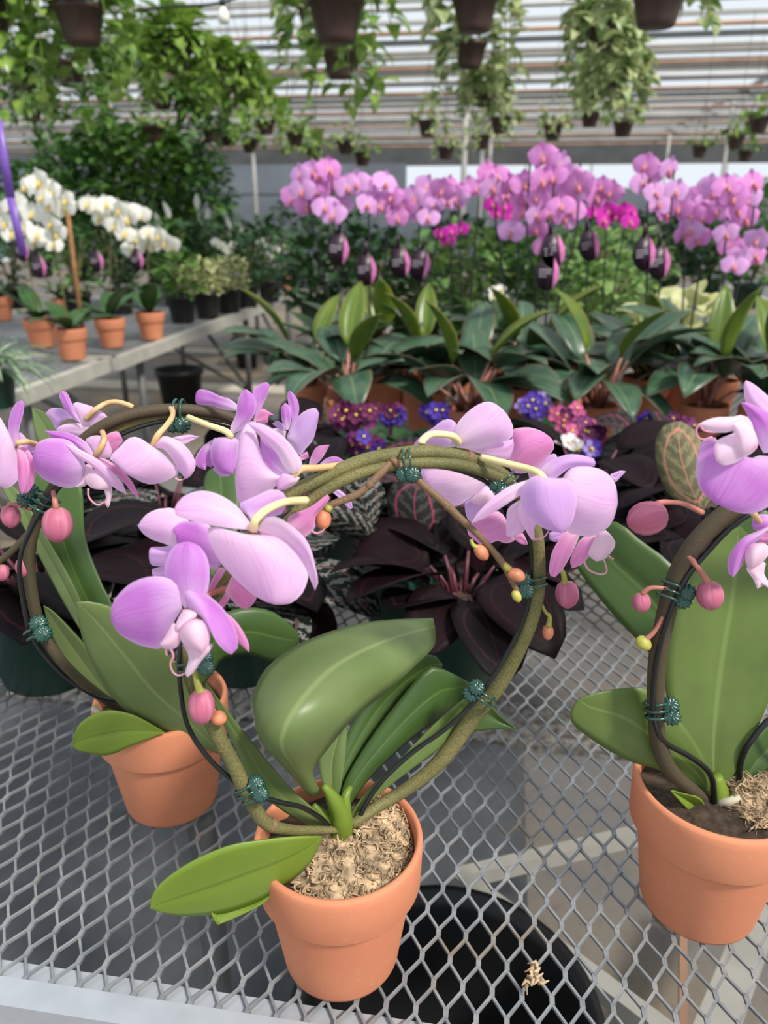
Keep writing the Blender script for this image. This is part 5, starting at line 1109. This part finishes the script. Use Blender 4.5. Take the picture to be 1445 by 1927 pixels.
for i in range(9):
    a = i * 2.4; leaf3d(m, b + Vector((cos(a) * .03, sin(a) * .03, .16)), a, .3, .13, .09, .8, 'oval', .15, n=7, m=5)
m.build('foliage', M['cal_dark'], t)
b = Vector((.03, 1.16, TOP)); t = thing('calathea', 'calathea with a pink scribbled ring on its upright leaf under the hoop', 'potted plant', b, 'dark leaved calatheas'); add_pot(t, 'plastic', .075, .12, b, 'green_pot')
m = MB(); outline(m, PHOTO, [(800, 1035), (745, 1000), (728, 950), (735, 915), (760, 903), (800, 905), (825, 935), (830, 990)], 5, 1.12, 1.17, .012, 0, 0, .0, n=16, m=9); m.build('leaf', M['cal_ring'], t, solid=.0008, label='leaf with a pink ring')
m = MB(); m.tube([b + Vector((0, 0, .1)), Q(805, 1060, 1.13), Q(800, 1035, 1.12)], .003, 6); m.build('stems', M['cal_stem'], t)
for k, (ps, ti, Y0, Y1) in enumerate((([(720, 1030), (660, 1010), (600, 985), (580, 950), (640, 950), (700, 985)], 3, 1.12, 1.08), ([(700, 1000), (640, 940), (640, 900), (690, 880), (725, 930)], 3, 1.14, 1.2))):
    m = MB(); outline(m, PHOTO, ps, ti, Y0, Y1, .01, 0, 0, 0, n=14, m=9); m.build('leaf', M['cal_stripe'], t, solid=.0008, label='leaf brushed with silver stripes')
# ---- hanging baskets
def basket(label, px, py, wpx, dia, mat, seed, n=70, trail=.25, leaf=.09, rad_=1.35, grp='hanging baskets', up=.16, show=False):
    Y = None; zd = dia * F / wpx; r = ray(px, py); c = Vector((0, 0, CAMH)) + r * zd; c.z -= dia * .35
    t = thing('hanging_basket', label, 'hanging basket', c, grp); h = dia * .72
    add_pot(t, 'basket', dia / 2, h, c, 'brown_pot')
    show = wpx in (92, 60, 104, 66, 88)
    if wpx > 43: n = int(n * 1.35); leaf *= 1.22
    r_ = random.Random(seed); m = MB(); vn = MB(); R_ = dia / 2
    nv = max(4, n // 7)
    for i in range(nv):
        a = 2 * PI * i / nv + r_.uniform(-.3, .3)
        if show and abs((a + PI / 2 + PI) % (2 * PI) - PI) < .75: continue
        ln = trail * r_.uniform(.3, 1.2); p = c + Vector((cos(a) * R_ * .7, sin(a) * R_ * .7, h)); path = [p.copy()]
        out = R_ * r_.uniform(.5, 1.0) * rad_
        q0 = c + Vector((cos(a) * (R_ + out * .5), sin(a) * (R_ + out * .5), h + .05)); path.append(q0)
        for k in range(4): path.append(q0 + Vector((cos(a) * out * .25 * (k + 1) / 4, sin(a) * out * .25 * (k + 1) / 4, -ln * (k + 1) / 4)))
        path = catmull(path, 12); vn.tube(path, .0025, 4, False)
        for k in range(2, 12):
            if r_.random() < .85: a2 = a + r_.uniform(-1.6, 1.6); leaf3d(m, path[k], a2, r_.uniform(-.5, .8), leaf * r_.uniform(.7, 1.2), leaf * .72 * r_.uniform(.8, 1.1), r_.uniform(.6, 1.5), 'heart', .2, r_.uniform(-.4, .4), n=6, m=5)
    for i in range(n // 2):
        a = r_.uniform(0, 6.28); q = R_ * math.sqrt(r_.random()) * 1.2
        leaf3d(m, c + Vector((cos(a) * q, sin(a) * q, h + r_.uniform(.01, up))), a, r_.uniform(.0, 1.1), leaf * r_.uniform(.7, 1.2), leaf * .72, r_.uniform(.5, 1.3), 'heart', .2, r_.uniform(-.4, .4), n=6, m=5)
    m.build('foliage', M[mat], t); vn.build('vines', M['bg_pothos'], t)
    hg = MB(); top = c + Vector((0, 0, 1)); zt = 3.15
    hk = Vector((c.x, c.y, c.z + h + .42))
    for k in range(3): a = 2.1 * k + .4; hg.tube([c + Vector((cos(a) * R_, sin(a) * R_, h)), hk], .0022, 4, False)
    hg.tube([hk, Vector((c.x, c.y, max(zt, hk.z + .3)))], .0022, 4, False); hg.build('hanger', M['hangwire'], t)
bl = (
 ('big brown basket of pothos at upper left', 152, 48, 92, .22, 'bg_pothos', 90, .42, .10), ('brown basket cut by the left edge at the top', -22, 30, 90, .22, 'bg_pothos', 80, .50, .10), ('brown basket below the upper left one', 132, 140, 60, .18, 'bg_leaf', 70, .40, .09),
 ('leafy basket whose pot is lost in bright pothos leaves', 330, 112, 62, .20, 'bg_pothos', 130, .30, .10), ('leafy basket right of the bright pothos mass', 440, 150, 52, .20, 'bg_pothos', 110, .30, .10), ('leafy basket under the bright pothos mass', 380, 205, 46, .20, 'bg_leaf', 100, .30, .09),
 ('basket tucked between the pothos and the cable', 250, 120, 52, .2, 'bg_pothos', 90, .3, .1), ('basket half hidden at the left edge in deep green leaves', 40, 150, 50, .2, 'bg_leaf', 100, .42, .09), ('small basket under the left pothos', 60, 215, 38, .18, 'bg_leaf', 70, .30, .08),
 ('dark brown basket at top centre over a smaller one', 632, 40, 104, .24, 'bg_pothos', 60, .46, .10), ('smaller basket directly under the top centre one', 640, 122, 66, .19, 'bg_pothos', 56, .40, .09), ('basket with pale variegated leaves left of top centre', 590, 20, 70, .22, 'bg_pothos_v', 70, .42, .09),
 ('brown basket of variegated leaves right of top centre', 893, 25, 88, .22, 'bg_pothos_v', 70, .34, .09), ('small basket of variegated leaves below it', 912, 182, 50, .18, 'bg_pothos_v', 70, .26, .08), ('basket hidden in variegated leaves beside the roof pipes', 885, 105, 60, .2, 'bg_pothos_v', 90, .36, .09),
 ('brown basket at the top right with curled cream leaves', 1238, 10, 104, .24, 'bg_pothos_v', 60, .20, .09), ('basket thick with variegated leaves left of the top right one', 1130, 70, 64, .2, 'bg_pothos_v', 110, .40, .10), ('basket with a large split coloured leaf', 1160, 142, 56, .2, 'bg_pothos_v', 90, .32, .11),
 ('basket under the large leaf at right', 1120, 170, 44, .18, 'bg_pothos_v', 70, .24, .08), ('small basket alone under the left leaves', 290, 252, 36, .17, 'bg_pothos', 36, .08, .08), ('small basket in a row, just right of the lone one', 398, 254, 35, .17, 'bg_leaf', 40, .12, .08),
 ('small basket in a row beside two pipes', 428, 262, 33, .17, 'bg_pothos', 40, .12, .08), ('small basket above the row left of centre', 470, 182, 44, .18, 'bg_pothos', 70, .2, .09), ('small basket over the lone one at left', 305, 190, 42, .18, 'bg_leaf', 70, .2, .09),
 ('small basket above the first pink orchid', 650, 278, 33, .17, 'bg_pothos_v', 44, .12, .08), ('small basket right of the one above the first orchid', 682, 300, 32, .17, 'bg_pothos', 36, .10, .07), ('small basket over the gap left of centre', 555, 262, 36, .18, 'bg_pothos', 70, .22, .08),
 ('small basket of upright leaves above the pink blooms', 805, 242, 38, .17, 'bg_pothos_v', 40, .16, .08), ('tiny basket hanging under the upright leaved one', 838, 288, 32, .16, 'bg_pothos_v', 36, .14, .07), ('small basket right of the upright leaved one', 942, 236, 40, .17, 'bg_pothos_v', 50, .20, .08),
 ('small basket directly above the tallest pink orchid', 1040, 250, 36, .17, 'bg_pothos_v', 44, .14, .08), ('small basket with leaves to both sides right of the tallest orchid', 1110, 226, 36, .17, 'bg_pothos_v', 44, .14, .08), ('small bushy basket alone against the pale roof bars', 1172, 244, 38, .17, 'bg_pothos', 40, .08, .08),
 ('small dim basket above the right trio', 1316, 286, 29, .16, 'bg_pothos', 34, .06, .07), ('small dim basket, middle of three at the right edge', 1384, 268, 33, .17, 'bg_pothos', 40, .08, .08), ('small basket highest at the right edge', 1428, 236, 38, .17, 'bg_pothos', 44, .08, .08),
 ('tiny basket lowest of those at the right edge', 1402, 294, 28, .16, 'bg_leaf', 34, .06, .07), ('small basket behind the orchid gap at centre', 905, 268, 34, .17, 'bg_pothos_v', 44, .16, .08), ('small basket low over the hedge at left', 180, 262, 34, .17, 'bg_leaf', 60, .2, .08),
 ('small basket over the right end of the hedge', 500, 240, 36, .17, 'bg_pothos', 60, .2, .08), ('small leafy basket in front of the far gable', 590, 290, 30, .16, 'bg_pothos', 44, .12, .08), ('small leafy basket beside the far posts', 470, 275, 32, .16, 'bg_pothos', 44, .12, .08))
for i, a in enumerate(bl): basket(a[0], a[1], a[2], a[3], a[4], a[5], 200 + i, a[6], a[7], a[8])
# ---- string lights
def bulb(label, px, py, Y):
    c = Q(px, py, Y); t = thing('light_bulb', label, 'bulb', c)
    m = MB(); m.lathe(c, [(0, -.045), (.018, -.04), (.028, -.022), (.026, 0), (.014, .022), (.012, .03), (0, .03)], 16); m.build('glass', plain('bulb_glass', (240, 240, 232), .2), t)
    m = MB(); m.lathe(c, [(0, .03), (.014, .03), (.014, .06), (0, .062)], 12); m.build('socket', M['wire'], t)
bulb('white bulb hanging from the cable at the upper left of centre', 420, 26, 4.2); bulb('white bulb at the top edge right of centre', 809, 14, 4.4)
m = MB(); m.tube(catmull([Q(250, 20, 4.2), Q(330, 12, 4.2), Q(420, 4, 4.2), Q(620, -60, 4.3), Q(809, -20, 4.4), Q(1000, -80, 4.5)], 30), .006, 6); tag(m.build('light_cable', M['wire']), 'black cable the white bulbs hang from', 'cable')
